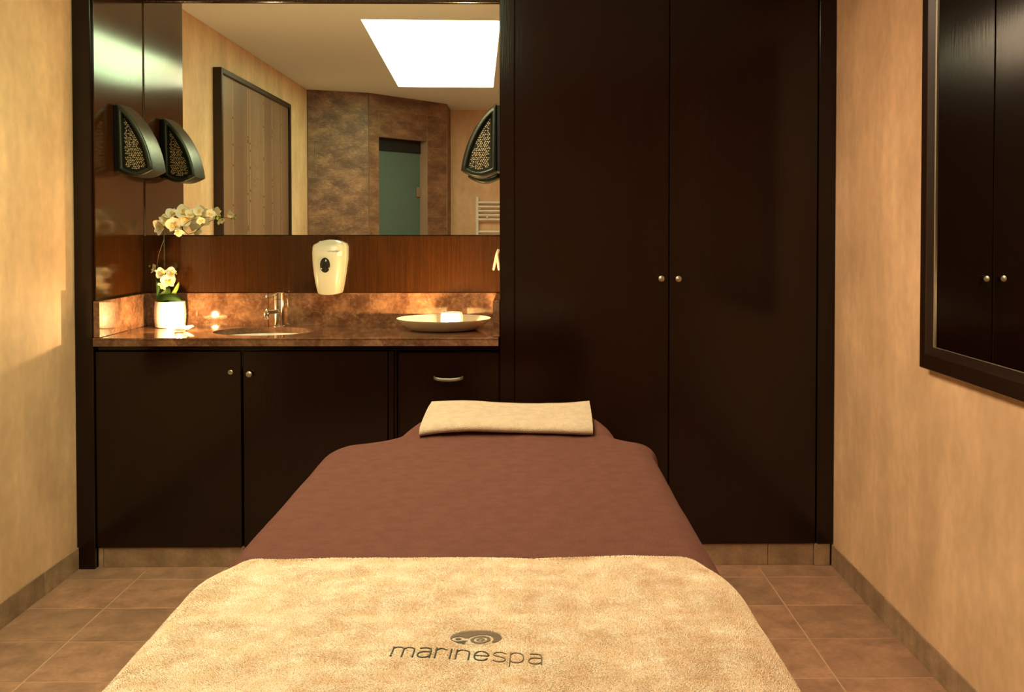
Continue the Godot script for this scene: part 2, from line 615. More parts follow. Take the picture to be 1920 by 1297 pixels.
# ------------------------------------------------------------------ wash counter, niche and its panelling
func counter_side() -> void:
	var zb := ZM - 0.02
	struct("trim_1", span(Vector3(XL, 0, zb), Vector3(-1.674, HC, -4.075), 0.003), M.wood, "dark wood post from floor to ceiling against the beige wall", "post")
	struct("trim_2", span(Vector3(-1.674, 1.052, ZM), Vector3(-1.667, HC, -4.092), 0.001), M.panel_wood, "dark wood side panel of the mirror niche carrying a bronze sconce", "panel")
	struct("trim_3", span(Vector3(-1.667, 1.052, zb), Vector3(-0.09, 1.302, ZM + 0.012), 0.0015), M.panel_wood, "dark wood strip between stone splashback and mirror", "panel")
	struct("trim_4", span(Vector3(-1.667, 2.325, zb), Vector3(-0.09, HC, ZM + 0.012), 0.0015), M.panel_wood, "dark wood strip above the mirror of the wash counter", "panel")
	var mr := thing("wall_mirror", "wide frameless mirror above the wash counter reflecting the light panel", "mirror", Vector3(-0.878, 1.304, ZM - 0.006))
	obj("mirror_pane", bx(Vector3(0, 0.5105, 0), Vector3(1.572, 1.02, 0.006), 0.0015), M.mirror, mr)
	# vanity: two-door unit and drawer unit
	var u := thing("vanity_cabinet", "dark wood two-door base cabinet below the wash basin", "cabinet", Vector3(-1.1, 0.078, ZF))
	var bd := MB.new()
	for q in [[Vector3(-0.574, 0.0, -0.5), Vector3(0.603, 0.018, -0.024)], [Vector3(-0.574, 0.018, -0.5), Vector3(0.603, 0.79, -0.488)], [Vector3(-0.574, 0.018, -0.488), Vector3(-0.556, 0.79, -0.024)], [Vector3(0.585, 0.018, -0.488), Vector3(0.603, 0.79, -0.024)]]:
		bd.box((q[0] + q[1]) / 2, q[1] - q[0], 0.001)
	obj("body", bd, M.wood, u)
	obj("top_rail", span(Vector3(-0.574, 0.778, -0.045), Vector3(0.603, 0.798, -0.012), 0.001), M.wood, u)
	var d1 := obj("door", span(Vector3(-0.572, 0.003, -0.022), Vector3(-0.006, 0.775, 0), 0.002), M.wood, u)
	var k1 := MB.new()
	k1.lathe([Vector2(0, 0), Vector2(0.0095, 0), Vector2(0.0095, 0.003), Vector2(0.0065, 0.0045), Vector2(0.006, 0.002), Vector2(0, 0.002)], Vector3(-0.045, 0.693, 0), 20, Vector2.ONE, Basis(Vector3.RIGHT, PI / 2))
	obj("lock_ring", k1, M.brushed_steel, d1)
	var d2 := obj("door", span(Vector3(0.004, 0.003, -0.022), Vector3(0.568, 0.775, 0), 0.002), M.wood, u)
	obj("knob", knob(), M.brushed_steel, d2, Vector3(0.032, 0.688, 0))
	obj("stile", span(Vector3(0.572, 0.003, -0.022), Vector3(0.592, 0.775, -0.003), 0.001), M.wood, u)
	var dw := thing("drawer_cabinet", "narrow dark wood drawer unit with a bow handle", "cabinet", Vector3(-0.295, 0.078, ZF))
	obj("body", span(Vector3(-0.2, 0.0, -0.5), Vector3(0.204, 0.772, -0.034), 0.001), M.wood, dw)
	obj("top_rail", span(Vector3(-0.2, 0.778, -0.1), Vector3(0.204, 0.798, -0.012), 0.001), M.wood, dw)
	var f1 := obj("drawer_front", span(Vector3(-0.192, 0.4, -0.022), Vector3(0.2, 0.768, 0), 0.002), M.wood, dw)
	var h := MB.new()
	var path := []
	for i in 17:
		var q := i / 16.0 * 2.0 - 1.0
		path.append(Vector3(0.003 + 0.058 * q, 0.671 - 0.006 * (1.0 - q * q), 0.004 + 0.022 * sqrt(maxf(0.0, 1.0 - pow(absf(q), 6.0)))))
	var rows := []
	for p in path:
		rows.append(PackedVector3Array([p + Vector3(0, 0.0065, 0.002), p + Vector3(0, 0.0065, -0.004), p + Vector3(0, -0.0065, -0.004), p + Vector3(0, -0.0065, 0.002), p + Vector3(0, 0, 0.003)]))
	h.grid(rows, true)
	obj("handle", h, M.satin_nickel, f1)
	obj("drawer_front", span(Vector3(-0.192, 0.003, -0.022), Vector3(0.2, 0.394, 0), 0.002), M.wood, dw)
	# stone counter
	var ct := thing("stone_counter", "polished brown marble counter top with splashback and upstands", "counter", Vector3(-0.88, CT, -4.34))
	var slab := MB.new()
	var lo := Vector2(-1.672 + 0.88, -4.598 + 4.34)
	var hi := Vector2(-0.095 + 0.88, -4.068 + 4.34)
	slab_with_hole(slab, lo, hi, -0.025, 0.0, Vector2(-0.195, 0.0), Vector2(0.205, 0.18))
	slab.box(Vector3((lo.x + hi.x) / 2, -0.029, hi.y - 0.015), Vector3(hi.x - lo.x, 0.008, 0.03), 0.001)
	obj("worktop", slab, M.marble, ct)
	obj("splashback", span(Vector3(lo.x, -0.03, -0.28), Vector3(-0.24, 0.143, lo.y), 0.002), M.marble, ct)
	obj("splashback", span(Vector3(-0.2385, -0.03, -0.28), Vector3(hi.x, 0.143, lo.y), 0.002), M.marble, ct)
	obj("upstand", span(Vector3(lo.x, 0.0005, lo.y), Vector3(lo.x + 0.024, 0.143, 0.266), 0.002), M.marble, ct)
	obj("upstand", span(Vector3(hi.x - 0.022, 0.0005, lo.y), Vector3(hi.x + 0.004, 0.143, 0.255), 0.002), M.marble, ct)
	# basin
	var bs := thing("wash_basin", "white oval ceramic basin set under the marble counter", "basin", Vector3(-1.075, CT - 0.0255, -4.34))
	var bm := MB.new()
	bm.lathe([Vector2(0.0, -0.14), Vector2(0.10, -0.138), Vector2(0.17, -0.115), Vector2(0.205, -0.06), Vector2(0.222, 0.0), Vector2(0.205, 0.0), Vector2(0.19, -0.055), Vector2(0.155, -0.105), Vector2(0.09, -0.127), Vector2(0.0, -0.129)], Vector3.ZERO, 48, Vector2(1.0, 0.89))
	obj("bowl", bm, M.ceramic, bs)
	var dr := MB.new()
	dr.lathe([Vector2(0, -0.131), Vector2(0.022, -0.131), Vector2(0.022, -0.126), Vector2(0.016, -0.124), Vector2(0, -0.124)], Vector3.ZERO, 24)
	obj("drain", dr, M.chrome, bs)

func knob() -> MB:
	var m := MB.new()
	m.lathe([Vector2(0.0, 0.0), Vector2(0.006, 0.0), Vector2(0.0055, 0.012), Vector2(0.0105, 0.015), Vector2(0.0125, 0.019), Vector2(0.0115, 0.023), Vector2(0.007, 0.0258), Vector2(0, 0.0265)], Vector3.ZERO, 24, Vector2.ONE, Basis(Vector3.RIGHT, PI / 2))
	return m

func slab_with_hole(m: MB, lo: Vector2, hi: Vector2, y0: float, y1: float, c: Vector2, r: Vector2) -> void:
	var angs := []
	for i in 64: angs.append(TAU * i / 64.0)
	for k in [lo, Vector2(hi.x, lo.y), hi, Vector2(lo.x, hi.y)]:
		angs.append(fposmod(atan2((k.y - c.y) / r.y, (k.x - c.x) / r.x), TAU))
	angs.sort()
	var inn := []
	var out := []
	for a in angs:
		var d := Vector2(cos(a) * r.x, sin(a) * r.y)
		inn.append(c + d)
		var t := 1e9
		if d.x > 1e-9: t = minf(t, (hi.x - c.x) / d.x)
		if d.x < -1e-9: t = minf(t, (lo.x - c.x) / d.x)
		if d.y > 1e-9: t = minf(t, (hi.y - c.y) / d.y)
		if d.y < -1e-9: t = minf(t, (lo.y - c.y) / d.y)
		out.append(c + d * t)
	var n := angs.size()
	var bev := 0.002
	for i in n:
		var j := (i + 1) % n
		for yy in [y0, y1]:
			var pts := []
			for p in [inn[i], out[i], out[j], inn[j]]: pts.append(Vector3(p.x, yy, p.y))
			m.poly(pts, Vector3(pts[0].x, (y0 + y1) / 2, pts[0].z))
		m.poly([Vector3(inn[i].x, y0, inn[i].y), Vector3(inn[i].x, y1, inn[i].y), Vector3(inn[j].x, y1, inn[j].y), Vector3(inn[j].x, y0, inn[j].y)], Vector3((inn[i].x * 2 - c.x), y0, inn[i].y * 2 - c.y))
		if out[i].distance_to(out[j]) > 1e-6:
			m.poly([Vector3(out[i].x, y0, out[i].y), Vector3(out[i].x, y1, out[i].y), Vector3(out[j].x, y1, out[j].y), Vector3(out[j].x, y0, out[j].y)], Vector3(c.x, y0, c.y))
	m.box(Vector3((lo.x + hi.x) / 2, y1 - 0.0035, hi.y + 0.0005), Vector3(hi.x - lo.x, 0.007, 0.003), 0.0014)

# ------------------------------------------------------------------ tall cupboard
func wardrobe() -> void:
	var w := thing("wardrobe", "tall dark wood built-in cupboard with two plain doors", "cupboard", Vector3(0.53, 0.085, ZF))
	var top := HC - 0.085 - 0.002
	obj("body", span(Vector3(-0.62, 0.0, -0.53), Vector3(0.63, top, -0.024), 0.001), M.wood, w)
	obj("stile", span(Vector3(-0.62, 0.0, -0.023), Vector3(-0.5625, top, -0.001), 0.002), M.wood, w)
	var a := obj("door", span(Vector3(-0.5605, 0.003, -0.023), Vector3(0.0435, top - 0.003, 0), 0.0022), M.wood, w)
	obj("knob", knob(), M.brushed_steel, a, Vector3(0.0125, 1.053, 0))
	var b := obj("door", span(Vector3(0.0465, 0.003, -0.023), Vector3(0.6285, top - 0.003, 0), 0.0022), M.wood, w)
	obj("knob", knob(), M.brushed_steel, b, Vector3(0.0795, 1.052, 0))
	struct("trim_5", span(Vector3(1.162, 0.088, -4.62), Vector3(XR - 0.001, HC, -4.083), 0.003), M.wood, "dark wood filler post between the tall cupboard and plaster wall", "post")

# ------------------------------------------------------------------ what the big mirror shows: stone shower corner, rear wall
func rear() -> void:
	var P := [Vector3(XL, 0, -0.75), Vector3(-1.284, 0, -0.56), Vector3(-0.70, 0, 0.193), Vector3(-0.70, 0, ZR)]
	var w := struct("wall_shower", corner_core(P), M.marble_joint, "brown marble clad corner with a teal glass door", "wall")
	# slabs: each course and each run of the corner
	var courses := [0.0, 0.255, 0.552, 0.849, 1.146, 1.443, 1.752, 2.049, 2.336, HC]
	var k := 0
	for s in 3:
		var a: Vector3 = P[s]
		var b: Vector3 = P[s + 1]
		var t := (b - a).normalized()
		var nn := Vector3(-t.z, 0, t.x)
		if nn.z > 0 and s < 2 or nn.x < 0 and s == 2: nn = -nn
		if s == 2: nn = Vector3(1, 0, 0)
		var ln := a.distance_to(b)
		var bas := Basis(t, Vector3.UP, t.cross(Vector3.UP))
		for c in courses.size() - 1:
			var cuts: Array
			if s == 0: cuts = [0.0, 0.05, ln] if c % 2 == 0 else [0.0, ln]
			elif s == 1: cuts = [0.0, 0.11, 0.70, ln]
			else: cuts = [0.0, ln]
			for q in cuts.size() - 1:
				var y0: float = courses[c]
				var y1: float = courses[c + 1]
				if s == 1 and q == 1:
					if y1 <= 2.11: continue
					y0 = maxf(y0, 2.11)
				var c0: float = cuts[q] + 0.001
				var c1: float = cuts[q + 1] - 0.001
				var m := MB.new()
				m.box(Vector3.ZERO, Vector3(c1 - c0, y1 - y0 - 0.003, 0.018), 0.0015, bas)
				obj("marble_slab", m, M.wall_marble, w, a + t * (c0 + c1) / 2 + Vector3(0, (y0 + y1) / 2, 0) + nn * (0.009 + rng.randf_range(0, 0.001)))
				k += 1
	# glass door, set back in the angled run
	var a: Vector3 = P[1]
	var t: Vector3 = (P[2] - P[1]).normalized()
	var nn := Vector3(-t.z, 0, t.x)
	if nn.z > 0: nn = -nn
	var bas := Basis(t, Vector3.UP, t.cross(Vector3.UP))
	var base := a + t * 0.405 - nn * 0.075
	var d := Node3D.new()
	d.name = "door_1"
	add_child(d)
	d.position = base
	tag(d, "frosted teal glass door in the marble shower corner", "door", "", "structure")
	var g := MB.new()
	g.box(Vector3(0, 1.005, 0), Vector3(0.585, 1.99, 0.01), 0.0015, bas)
	obj("glass_pane", g, M.teal_glass, d)
	var hd := MB.new()
	hd.box(Vector3(0, 2.055, 0), Vector3(0.59, 0.108, 0.03), 0.002, bas)
	obj("head_rail", hd, M.gap, d)
	for yy in [1.66, 0.35]:
		var hg := MB.new()
		hg.box(t * 0.262 + Vector3(0, yy, 0) + nn * 0.012, Vector3(0.05, 0.085, 0.014), 0.002, bas)
		hg.box(t * 0.285 + Vector3(0, yy, 0) + nn * 0.012, Vector3(0.02, 0.07, 0.024), 0.002, bas)
		obj("hinge", hg, M.chrome, d)
	var hn := MB.new()
	hn.tube([t * -0.23 + Vector3(0, 0.92, 0) + nn * 0.006, t * -0.23 + Vector3(0, 0.92, 0) + nn * 0.05, t * -0.23 + Vector3(0, 1.15, 0) + nn * 0.05, t * -0.23 + Vector3(0, 1.15, 0) + nn * 0.006], [0.009], 10)
	obj("handle", hn, M.chrome, d)
	# towel radiator on the rear wall
	var r := thing("towel_radiator", "white ladder towel radiator on the rear plaster wall", "radiator", Vector3(-0.19, 0.6, ZR))
	for sx in [-0.24, 0.24]:
		var p := MB.new()
		p.box(Vector3(sx, 0.52, -0.062), Vector3(0.03, 1.04, 0.03), 0.006)
		obj("upright", p, M.white_enamel, r)
		for yy in [0.12, 0.93]:
			var q := MB.new()
			q.tube([Vector3(sx * 0.9, yy, -0.05), Vector3(sx * 0.9, yy, 0.0)], [0.01], 10)
			obj("wall_bracket", q, M.white_enamel, r)
	var y := 0.985
	for grp in [5, 5, 6]:
		for i in grp:
			var q := MB.new()
			q.tube([Vector3(-0.232, y, -0.062), Vector3(0.232, y, -0.062)], [0.0115], 12)
			obj("rung", q, M.white_enamel, r)
			y -= 0.04
		y -= 0.075
	var vl := MB.new()
	vl.lathe([Vector2(0, 0), Vector2(0.012, 0), Vector2(0.012, 0.02), Vector2(0.007, 0.03), Vector2(0, 0.031)], Vector3(-0.145, 0.845, -0.062), 16, Vector2.ONE, Basis(Vector3.RIGHT, -PI / 2))
	obj("vent_plug", vl, M.white_enamel, r)

func corner_core(P: Array) -> MB:
	# solid core of the shower corner's walls, with the doorway left open
	var m := MB.new()
	for s in 3:
		var a: Vector3 = P[s]
		var b: Vector3 = P[s + 1]
		var t := (b - a).normalized()
		var nn := Vector3(-t.z, 0, t.x)
		if nn.z > 0 and s < 2: nn = -nn
		if s == 2: nn = Vector3(1, 0, 0)
		var ln := a.distance_to(b)
		var bas := Basis(t, Vector3.UP, t.cross(Vector3.UP))
		var parts := [[0.0, ln, 0.0, HC]]
		if s == 1: parts = [[0.0, 0.11, 0.0, HC], [0.70, ln, 0.0, HC], [0.11, 0.70, 2.11, HC]]
		for q in parts:
			m.box(a + t * (q[0] + q[1]) / 2 + Vector3(0, (q[2] + q[3]) / 2, 0) - nn * 0.0535, Vector3(q[1] - q[0], q[3] - q[2], 0.14), 0, bas)
	return m

# ------------------------------------------------------------------ framed mirror on the right wall
func right_mirror() -> void:
	var z0 := -3.13
	var z1 := -1.5
	var y0 := 0.915
	var y1 := 2.25
	var x := XR
	var t := thing("framed_mirror", "tall mirror in a dark wood frame hung on the plaster wall", "mirror", Vector3(x, y0, (z0 + z1) / 2))
	var hz := (z1 - z0) / 2
	var hy := y1 - y0
	# frame profile: (distance from the outer edge, depth from the wall)
	var prof := [Vector2(0.012, 0.0), Vector2(0.012, 0.006), Vector2(0.0, 0.008), Vector2(0.0, 0.028), Vector2(0.003, 0.031), Vector2(0.045, 0.031), Vector2(0.047, 0.030), Vector2(0.066, 0.013), Vector2(0.068, 0.0)]
	var corners := [Vector2(-hz, 0), Vector2(hz, 0), Vector2(hz, hy), Vector2(-hz, hy)]
	for k in 4:
		var m := MB.new()
		var a: Vector2 = corners[k]
		var b: Vector2 = corners[(k + 1) % 4]
		var ta := (b - a).normalized()
		var inn := Vector2(-ta.y, ta.x)
		var pts := []
		for p in prof:
			var qa: Vector2 = a + (inn + ta) * p.x
			var qb: Vector2 = b + (inn - ta) * p.x
			pts.append([Vector3(-p.y, qa.y, qa.x), Vector3(-p.y, qb.y, qb.x)])
		var mid := (a + b) / 2 + inn * 0.035
		var c := Vector3(-0.012, mid.y, mid.x)
		for i in pts.size() - 1:
			m.poly([pts[i][0], pts[i][1], pts[i + 1][1], pts[i + 1][0]], c)
		obj(["bottom_rail", "stile", "top_rail", "stile"][k], m, M.frame_wood, t)
	obj("mirror_pane", span(Vector3(-0.014, 0.055, -hz + 0.055), Vector3(-0.009, hy - 0.055, hz - 0.055), 0.0005), M.mirror, t)
	var bead := MB.new()
	var iw := 0.0675
	for k in 4:
		var a: Vector2 = corners[k]
		var b: Vector2 = corners[(k + 1) % 4]
		var ta := (b - a).normalized()
		var inn := Vector2(-ta.y, ta.x)
		var qa := a + (inn + ta) * iw
		var qb := b + (inn - ta) * iw
		bead.tube([Vector3(-0.0145, qa.y, qa.x), Vector3(-0.0145, qb.y, qb.x)], [0.0016], 6)
	obj("edge_bead", bead, M.brushed_steel, t)

# ------------------------------------------------------------------ massage table and linen
var lumps := FastNoiseLite.new()

func cover_width(z: float) -> float:
	var w := 0.410
	w = lerpf(w, 0.295, smoothstep(-2.60, -2.725, z))
	return lerpf(w, 0.215, smoothstep(-2.70, -2.93, z))

func cover_mid(z: float) -> float:
	return lerpf(-0.083, -0.034, smoothstep(-2.5, -2.8, z))

func bed_top(x: float, z: float) -> float:
	var h := 0.797 + 0.031 * smoothstep(-2.66, -2.86, z) - 0.008 * smoothstep(-2.45, -2.66, z) * (1.0 - smoothstep(-2.66, -2.8, z))
	h += 0.0035 * lumps.get_noise_2d(x * 100.0, z * 55.0)
	return h

# a cloth laid over the table: rows along z, each one crossing from hem to hem
func cloth(zs: Array, mid: Callable, half: Callable, top: Callable, rad: float, hem: float, lift: float, thick: float) -> MB:
	var m := MB.new()
	var rows := []
	for z in zs:
		var w: float = half.call(z)
		var c: float = mid.call(z)
		var row := PackedVector3Array()
		var left := []
		for sd in [-1.0, 1.0]:
			var pts := []
			for k in 9:
				var y: float = lerpf(hem, top.call(c + sd * (w - rad), z) - rad, k / 8.0)
				var bul := 0.02 * sin(z * 11.0 + sd) * (1.0 - k / 8.0)
				pts.append(Vector3(c + sd * (w + lift + 0.01 * (1.0 - k / 8.0) + bul), y, z))
			for k in range(1, 9):
				var an := PI / 2 * k / 8.0
				var yt: float = top.call(c + sd * (w - rad), z)
				pts.append(Vector3(c + sd * (w - rad + (rad + lift) * cos(an)), yt - rad + (rad + lift) * sin(an), z))
			if sd < 0: left = pts
			else:
				for p in left: row.append(p)
				var n := 72
				for k in range(1, n):
					var x := lerpf(c - w + rad, c + w - rad, k / float(n))
					row.append(Vector3(x, top.call(x, z) + lift, z))
				pts.reverse()
				for p in pts: row.append(p)
		rows.append(row)
	m.grid(rows, false, Vector3.UP)
	if thick > 0.0:
		# far edge: a rolled hem down to the cloth below
		for e in [0, rows.size() - 1]:
			var r0: PackedVector3Array = rows[e]
			var dz := 1.0 if e == 0 else -1.0
			var hr := []
			for k in 6:
				var an := PI * 0.5 * k / 5.0
				var r2 := PackedVector3Array()
				for p in r0: r2.append(p + Vector3(0, -thick * (1.0 - cos(an)), dz * thick * sin(an) * 0.8))
				hr.append(r2)
			m.grid(hr, false, Vector3(0, 0.5, dz))
	return m

func bed() -> void:
	lumps.seed = 77
	lumps.noise_type = FastNoiseLite.TYPE_SIMPLEX_SMOOTH
	lumps.frequency = 0.045
	lumps.fractal_octaves = 3
	var t := thing("massage_table", "padded massage table hidden under brown and cream towelling", "massage table", Vector3(-0.06, 0, -1.75))
	obj("mattress", span(Vector3(-0.368, 0.69, -0.88), Vector3(0.368, 0.782, 0.95), 0.03), M.vinyl, t)
	obj("headrest", span(Vector3(-0.16, 0.69, -1.19), Vector3(0.205, 0.77, -0.90), 0.03), M.vinyl, t)
	obj("top_frame", span(Vector3(-0.33, 0.62, -0.85), Vector3(0.33, 0.688, 0.92), 0.004), M.frame_wood, t)
	for sx in [-1, 1]:
		for z in [-0.78, 0.85]:
			obj("leg", bx(Vector3(sx * 0.29, 0.31, z), Vector3(0.07, 0.619, 0.07), 0.004), M.frame_wood, t)
		obj("stretcher", bx(Vector3(sx * 0.29, 0.18, 0.035), Vector3(0.03, 0.06, 1.56), 0.003), M.frame_wood, t)
	# brown cover
	var zs := []
	var z := -0.80
	while z > -2.985:
		zs.append(z)
		z -= 0.012 if z < -2.5 else 0.02
	var top_cover = func(x: float, zz: float) -> float:
		var h := bed_top(x, zz)
		return h - 0.10 * pow(smoothstep(-2.93, -2.99, zz), 2.0)
	var brown := obj("terry_cover", cloth(zs, cover_mid, cover_width, top_cover, 0.055, 0.48, 0.0, 0.02), M.brown_terry)
	tag(brown, "chocolate brown terry cover spread over the massage table", "blanket")
	# cream towel over the foot end
	zs = []
	z = -0.78
	while z > -1.635:
		zs.append(z)
		z -= 0.0125
	var wide = func(zz: float) -> float: return 0.427 - 0.03 * pow(smoothstep(-1.52, -1.66, zz), 1.5)
	var midc = func(zz: float) -> float: return -0.086
	var topc = func(x: float, zz: float) -> float: return cream_top(x, zz)
	var cream := obj("bath_towel", cloth(zs, midc, wide, topc, 0.07, 0.42, 0.0, 0.012), M.cream_terry)
	tag(cream, "large cream terry towel with embroidered lettering over the table's foot end", "towel")
	lettering(cream)
	pile(cream)
	# folded hand towel on the headrest
	folded_towel()

func cream_top(x: float, z: float) -> float:
	var h := bed_top(x, z) + 0.013
	h += 0.003 * lumps.get_noise_2d(x * 60.0 + 90.0, z * 80.0)
	return h

func folded_towel() -> void:
	var m := MB.new()
	# upper sheet and lower sheet joined by the round fold that faces the foot end
	var rows := []
	var n := 60
	for i in n + 1:
		var u := i / float(n)
		var x0 := lerpf(-0.252, 0.180, u)
		var row := PackedVector3Array()
		var ring := []
		# section in (depth, height): front fold at depth 0, back edge at 1
		for k in 22:
			ring.append(Vector2(1.0 - k / 21.0, 1.0))
		for k in range(1, 12):
			var an := PI * k / 12.0
			ring.append(Vector2(-0.09 * sin(an), cos(an)))
		for k in 22:
			ring.append(Vector2(k / 21.0, -1.0))
		for r in ring:
			var bow := 0.012 * cos((u - 0.5) * PI * 1.15)
			var zf := -2.705 - bow - 0.03 * smoothstep(0.93, 1.0, u) * 0.3
			var zz := lerpf(zf, -2.915 + 0.004 * sin(u * 9.0), r.x)
			var x: float = x0 + lerpf(-0.008 * (1.0 - u) * 1.5, 0.004 * (u), r.x) + (0.012 * (1.0 - r.x) * (u - 0.5) - 0.014 * r.x * (0.5 - u)) * 0.4
			var base: float = 0.8255 + 0.010 * (r.x) - 0.012 * pow(1.0 - r.x, 3.0) + 0.004 * sin(u * 6.0 + 0.8) + 0.003 * lumps.get_noise_2d(x * 90.0, zz * 90.0)
			base += (0.003 - 0.011 * pow(absf(u - 0.5) * 2.0, 2.5)) * (1.0 - r.x)
			var hh: float = base + r.y * (0.0115 if r.y > -0.5 else 0.0125)
			row.append(Vector3(x, hh, zz))
		rows.append(row)
	m.grid(rows, true)
	for e in [0, n]:
		var r: PackedVector3Array = rows[e]
		# end strips between upper and lower sheet
		var k := r.size()
		var dirx := -1.0 if e == 0 else 1.0
		for i in 21:
			var a := i
			var b := k - 1 - i
			var q := [r[a], r[a + 1], r[b - 1], r[b]]
			var cen: Vector3 = (q[0] + q[2]) / 2 - Vector3(dirx, 0, 0)
			m.poly(q, cen)
		var fan := []
		for i in range(21, 34): fan.append(r[i])
		m.poly(fan, fan[5] - Vector3(dirx, 0, 0))
	var o := obj("hand_towel", m, M.hand_towel_terry)
	tag(o, "folded cream hand towel lying on the table's headrest", "towel")
	var s := MB.new()
	# the second layer shows as a seam along the end
	var path := []
	for i in 20:
		var r: PackedVector3Array = rows[n]
		path.append((r[i] + r[r.size() - 1 - i]) / 2 + Vector3(0.001, 0, 0))
	s.tube(path, [0.0015], 6)
	obj("hem", s, M.hand_towel_terry, o)

# ------------------------------------------------------------------ loops of the cream towel
var sewn := {}

func pile(towel: Node3D) -> void:
	var r := RandomNumberGenerator.new()
	r.seed = 404
	var nap := FastNoiseLite.new()
	nap.seed = 9
	nap.frequency = 0.09
	nap.fractal_octaves = 3
	var t := MB.new()
	# one bent loop: a small leaning four-sided tuft, 1 unit tall
	var rows := []
	for k in [[0.0, 0.36, 0.0], [0.55, 0.38, 0.10], [0.9, 0.2, 0.30]]:
		var row := PackedVector3Array()
		for j in 4:
			var a := TAU * j / 4.0
			row.append(Vector3(cos(a) * k[1] + k[2], k[0], sin(a) * k[1]))
		rows.append(row)
	t.grid(rows, true)
	t.poly(Array(rows[2]), Vector3.ZERO)
	var mm := MultiMesh.new()
	mm.transform_format = MultiMesh.TRANSFORM_3D
	mm.mesh = t.mesh()
	var at: Array[Transform3D] = []
	var step := 0.0019
	var c := -0.086
	var rad := 0.07
	var z := -0.785
	while z > -1.642:
		var w := 0.427 - 0.03 * pow(smoothstep(-1.52, -1.66, z), 1.5)
		var flat := w - rad
		var arc := rad * 1.35
		var s := -flat - arc
		while s < flat + arc:
			var ss := s + r.randf_range(-0.0009, 0.0009)
			var zz := z + r.randf_range(-0.0009, 0.0009)
			var p: Vector3
			var n := Vector3.UP
			if absf(ss) <= flat:
				p = Vector3(c + ss, cream_top(c + ss, zz), zz)
			else:
				var an := (absf(ss) - flat) / rad
				var sg := signf(ss)
				n = Vector3(sg * sin(an), cos(an), 0)
				p = Vector3(c + sg * flat, cream_top(c + sg * flat, zz) - rad, zz) + n * rad
			s += step
			if sewn.has(Vector2i(int(floor(p.x * 1000.0)), int(floor(p.z * 1000.0)))): continue
			var lean := nap.get_noise_2d(p.x * 100.0, p.z * 100.0) * 1.5 + r.randf_range(-1.2, 1.2)
			var up := (n + Vector3(cos(lean) * 0.22, 0, sin(lean) * 0.22)).normalized()
			var x := up.cross(Vector3(sin(lean), 0, -cos(lean))).normalized()
			var h := r.randf_range(0.0008, 0.0013)
			at.append(Transform3D(Basis(x * 0.0028, up * h, x.cross(up) * 0.0026), p - n * 0.0003))
		z -= step
	mm.instance_count = at.size()
	for i in at.size(): mm.set_instance_transform(i, at[i])
	var o := MultiMeshInstance3D.new()
	o.name = "terry_loops"
	o.multimesh = mm
	o.material_override = M.cream_loops
	o.set_meta("kind", "stuff")
	towel.add_child(o)

# ------------------------------------------------------------------ embroidery on the cream towel
func lettering(towel: Node3D) -> void:
	# strokes in a box one x-height tall; y up
	var glyph := {
		"m": [1.5, [[[0.0, 0.0], [0.0, 1.0]], [[0.0, 0.86], [0.25, 1.0], [0.5, 1.0], [0.68, 0.9], [0.72, 0.7], [0.72, 0.0]], [[0.72, 0.86], [0.97, 1.0], [1.2, 1.0], [1.4, 0.9], [1.44, 0.7], [1.44, 0.0]]]],
		"a": [0.98, [[[0.1, 0.95], [0.4, 1.0], [0.7, 0.97], [0.85, 0.8], [0.85, 0.0]], [[0.85, 0.6], [0.35, 0.58], [0.1, 0.48], [0.02, 0.28], [0.12, 0.08], [0.38, 0.0], [0.65, 0.05], [0.85, 0.22]]]],
		"r": [0.78, [[[0.0, 0.0], [0.0, 1.0]], [[0.0, 0.75], [0.15, 0.93], [0.4, 1.0], [0.68, 0.9]]]],
		"i": [0.16, [[[0.0, 0.0], [0.0, 1.0]]]],
		"n": [0.98, [[[0.0, 0.0], [0.0, 1.0]], [[0.0, 0.82], [0.25, 1.0], [0.58, 1.0], [0.8, 0.88], [0.85, 0.65], [0.85, 0.0]]]],
		"e": [1.0, [[[0.05, 0.52], [0.9, 0.52], [0.86, 0.8], [0.65, 0.97], [0.42, 1.0], [0.15, 0.9], [0.02, 0.6], [0.03, 0.3], [0.17, 0.08], [0.42, 0.0], [0.7, 0.04], [0.88, 0.2]]]],
		"s": [0.95, [[[0.85, 0.86], [0.6, 1.0], [0.25, 0.98], [0.06, 0.82], [0.12, 0.62], [0.45, 0.52], [0.75, 0.42], [0.86, 0.22], [0.7, 0.04], [0.38, 0.0], [0.08, 0.1]]]],
		"p": [1.0, [[[0.0, -0.4], [0.0, 1.0]], [[0.0, 0.8], [0.22, 0.98], [0.52, 1.0], [0.8, 0.84], [0.88, 0.5], [0.8, 0.16], [0.52, 0.0], [0.22, 0.02], [0.0, 0.2]]]],
	}
	var text := "marinespa"
	var total := 0.0
	for ch in text: total += glyph[ch][0] + 0.22
	total -= 0.22
	var width := 0.186
	var hgt := 0.0285
	var sx := width / total
	var o := Vector2(-0.1605, -1.2555)       # left end of the base line, as (x, z)
	var ax := Vector2(cos(0.105), sin(0.105))
	var ay := Vector2(sin(0.105) * 0.3, -1.0)
	var pen := 0.0
	var place = func(p: Vector2) -> Vector2: return o + ax * p.x + ay * p.y
	for k in text.length():
		var g = glyph[text[k]]
		var m := MB.new()
		for st in g[1]:
			var pts := PackedVector2Array()
			for q in st: pts.append(Vector2((pen + q[0]) * sx, q[1] * hgt))
			stitch(m, smooth_line(pts), 0.00115 if k < 6 else 0.00085, place)
		pen += g[0] + 0.22
		obj("embroidered_letter", m, M.thread_dark if k < 6 else M.thread_light, towel)
	emblem(towel)

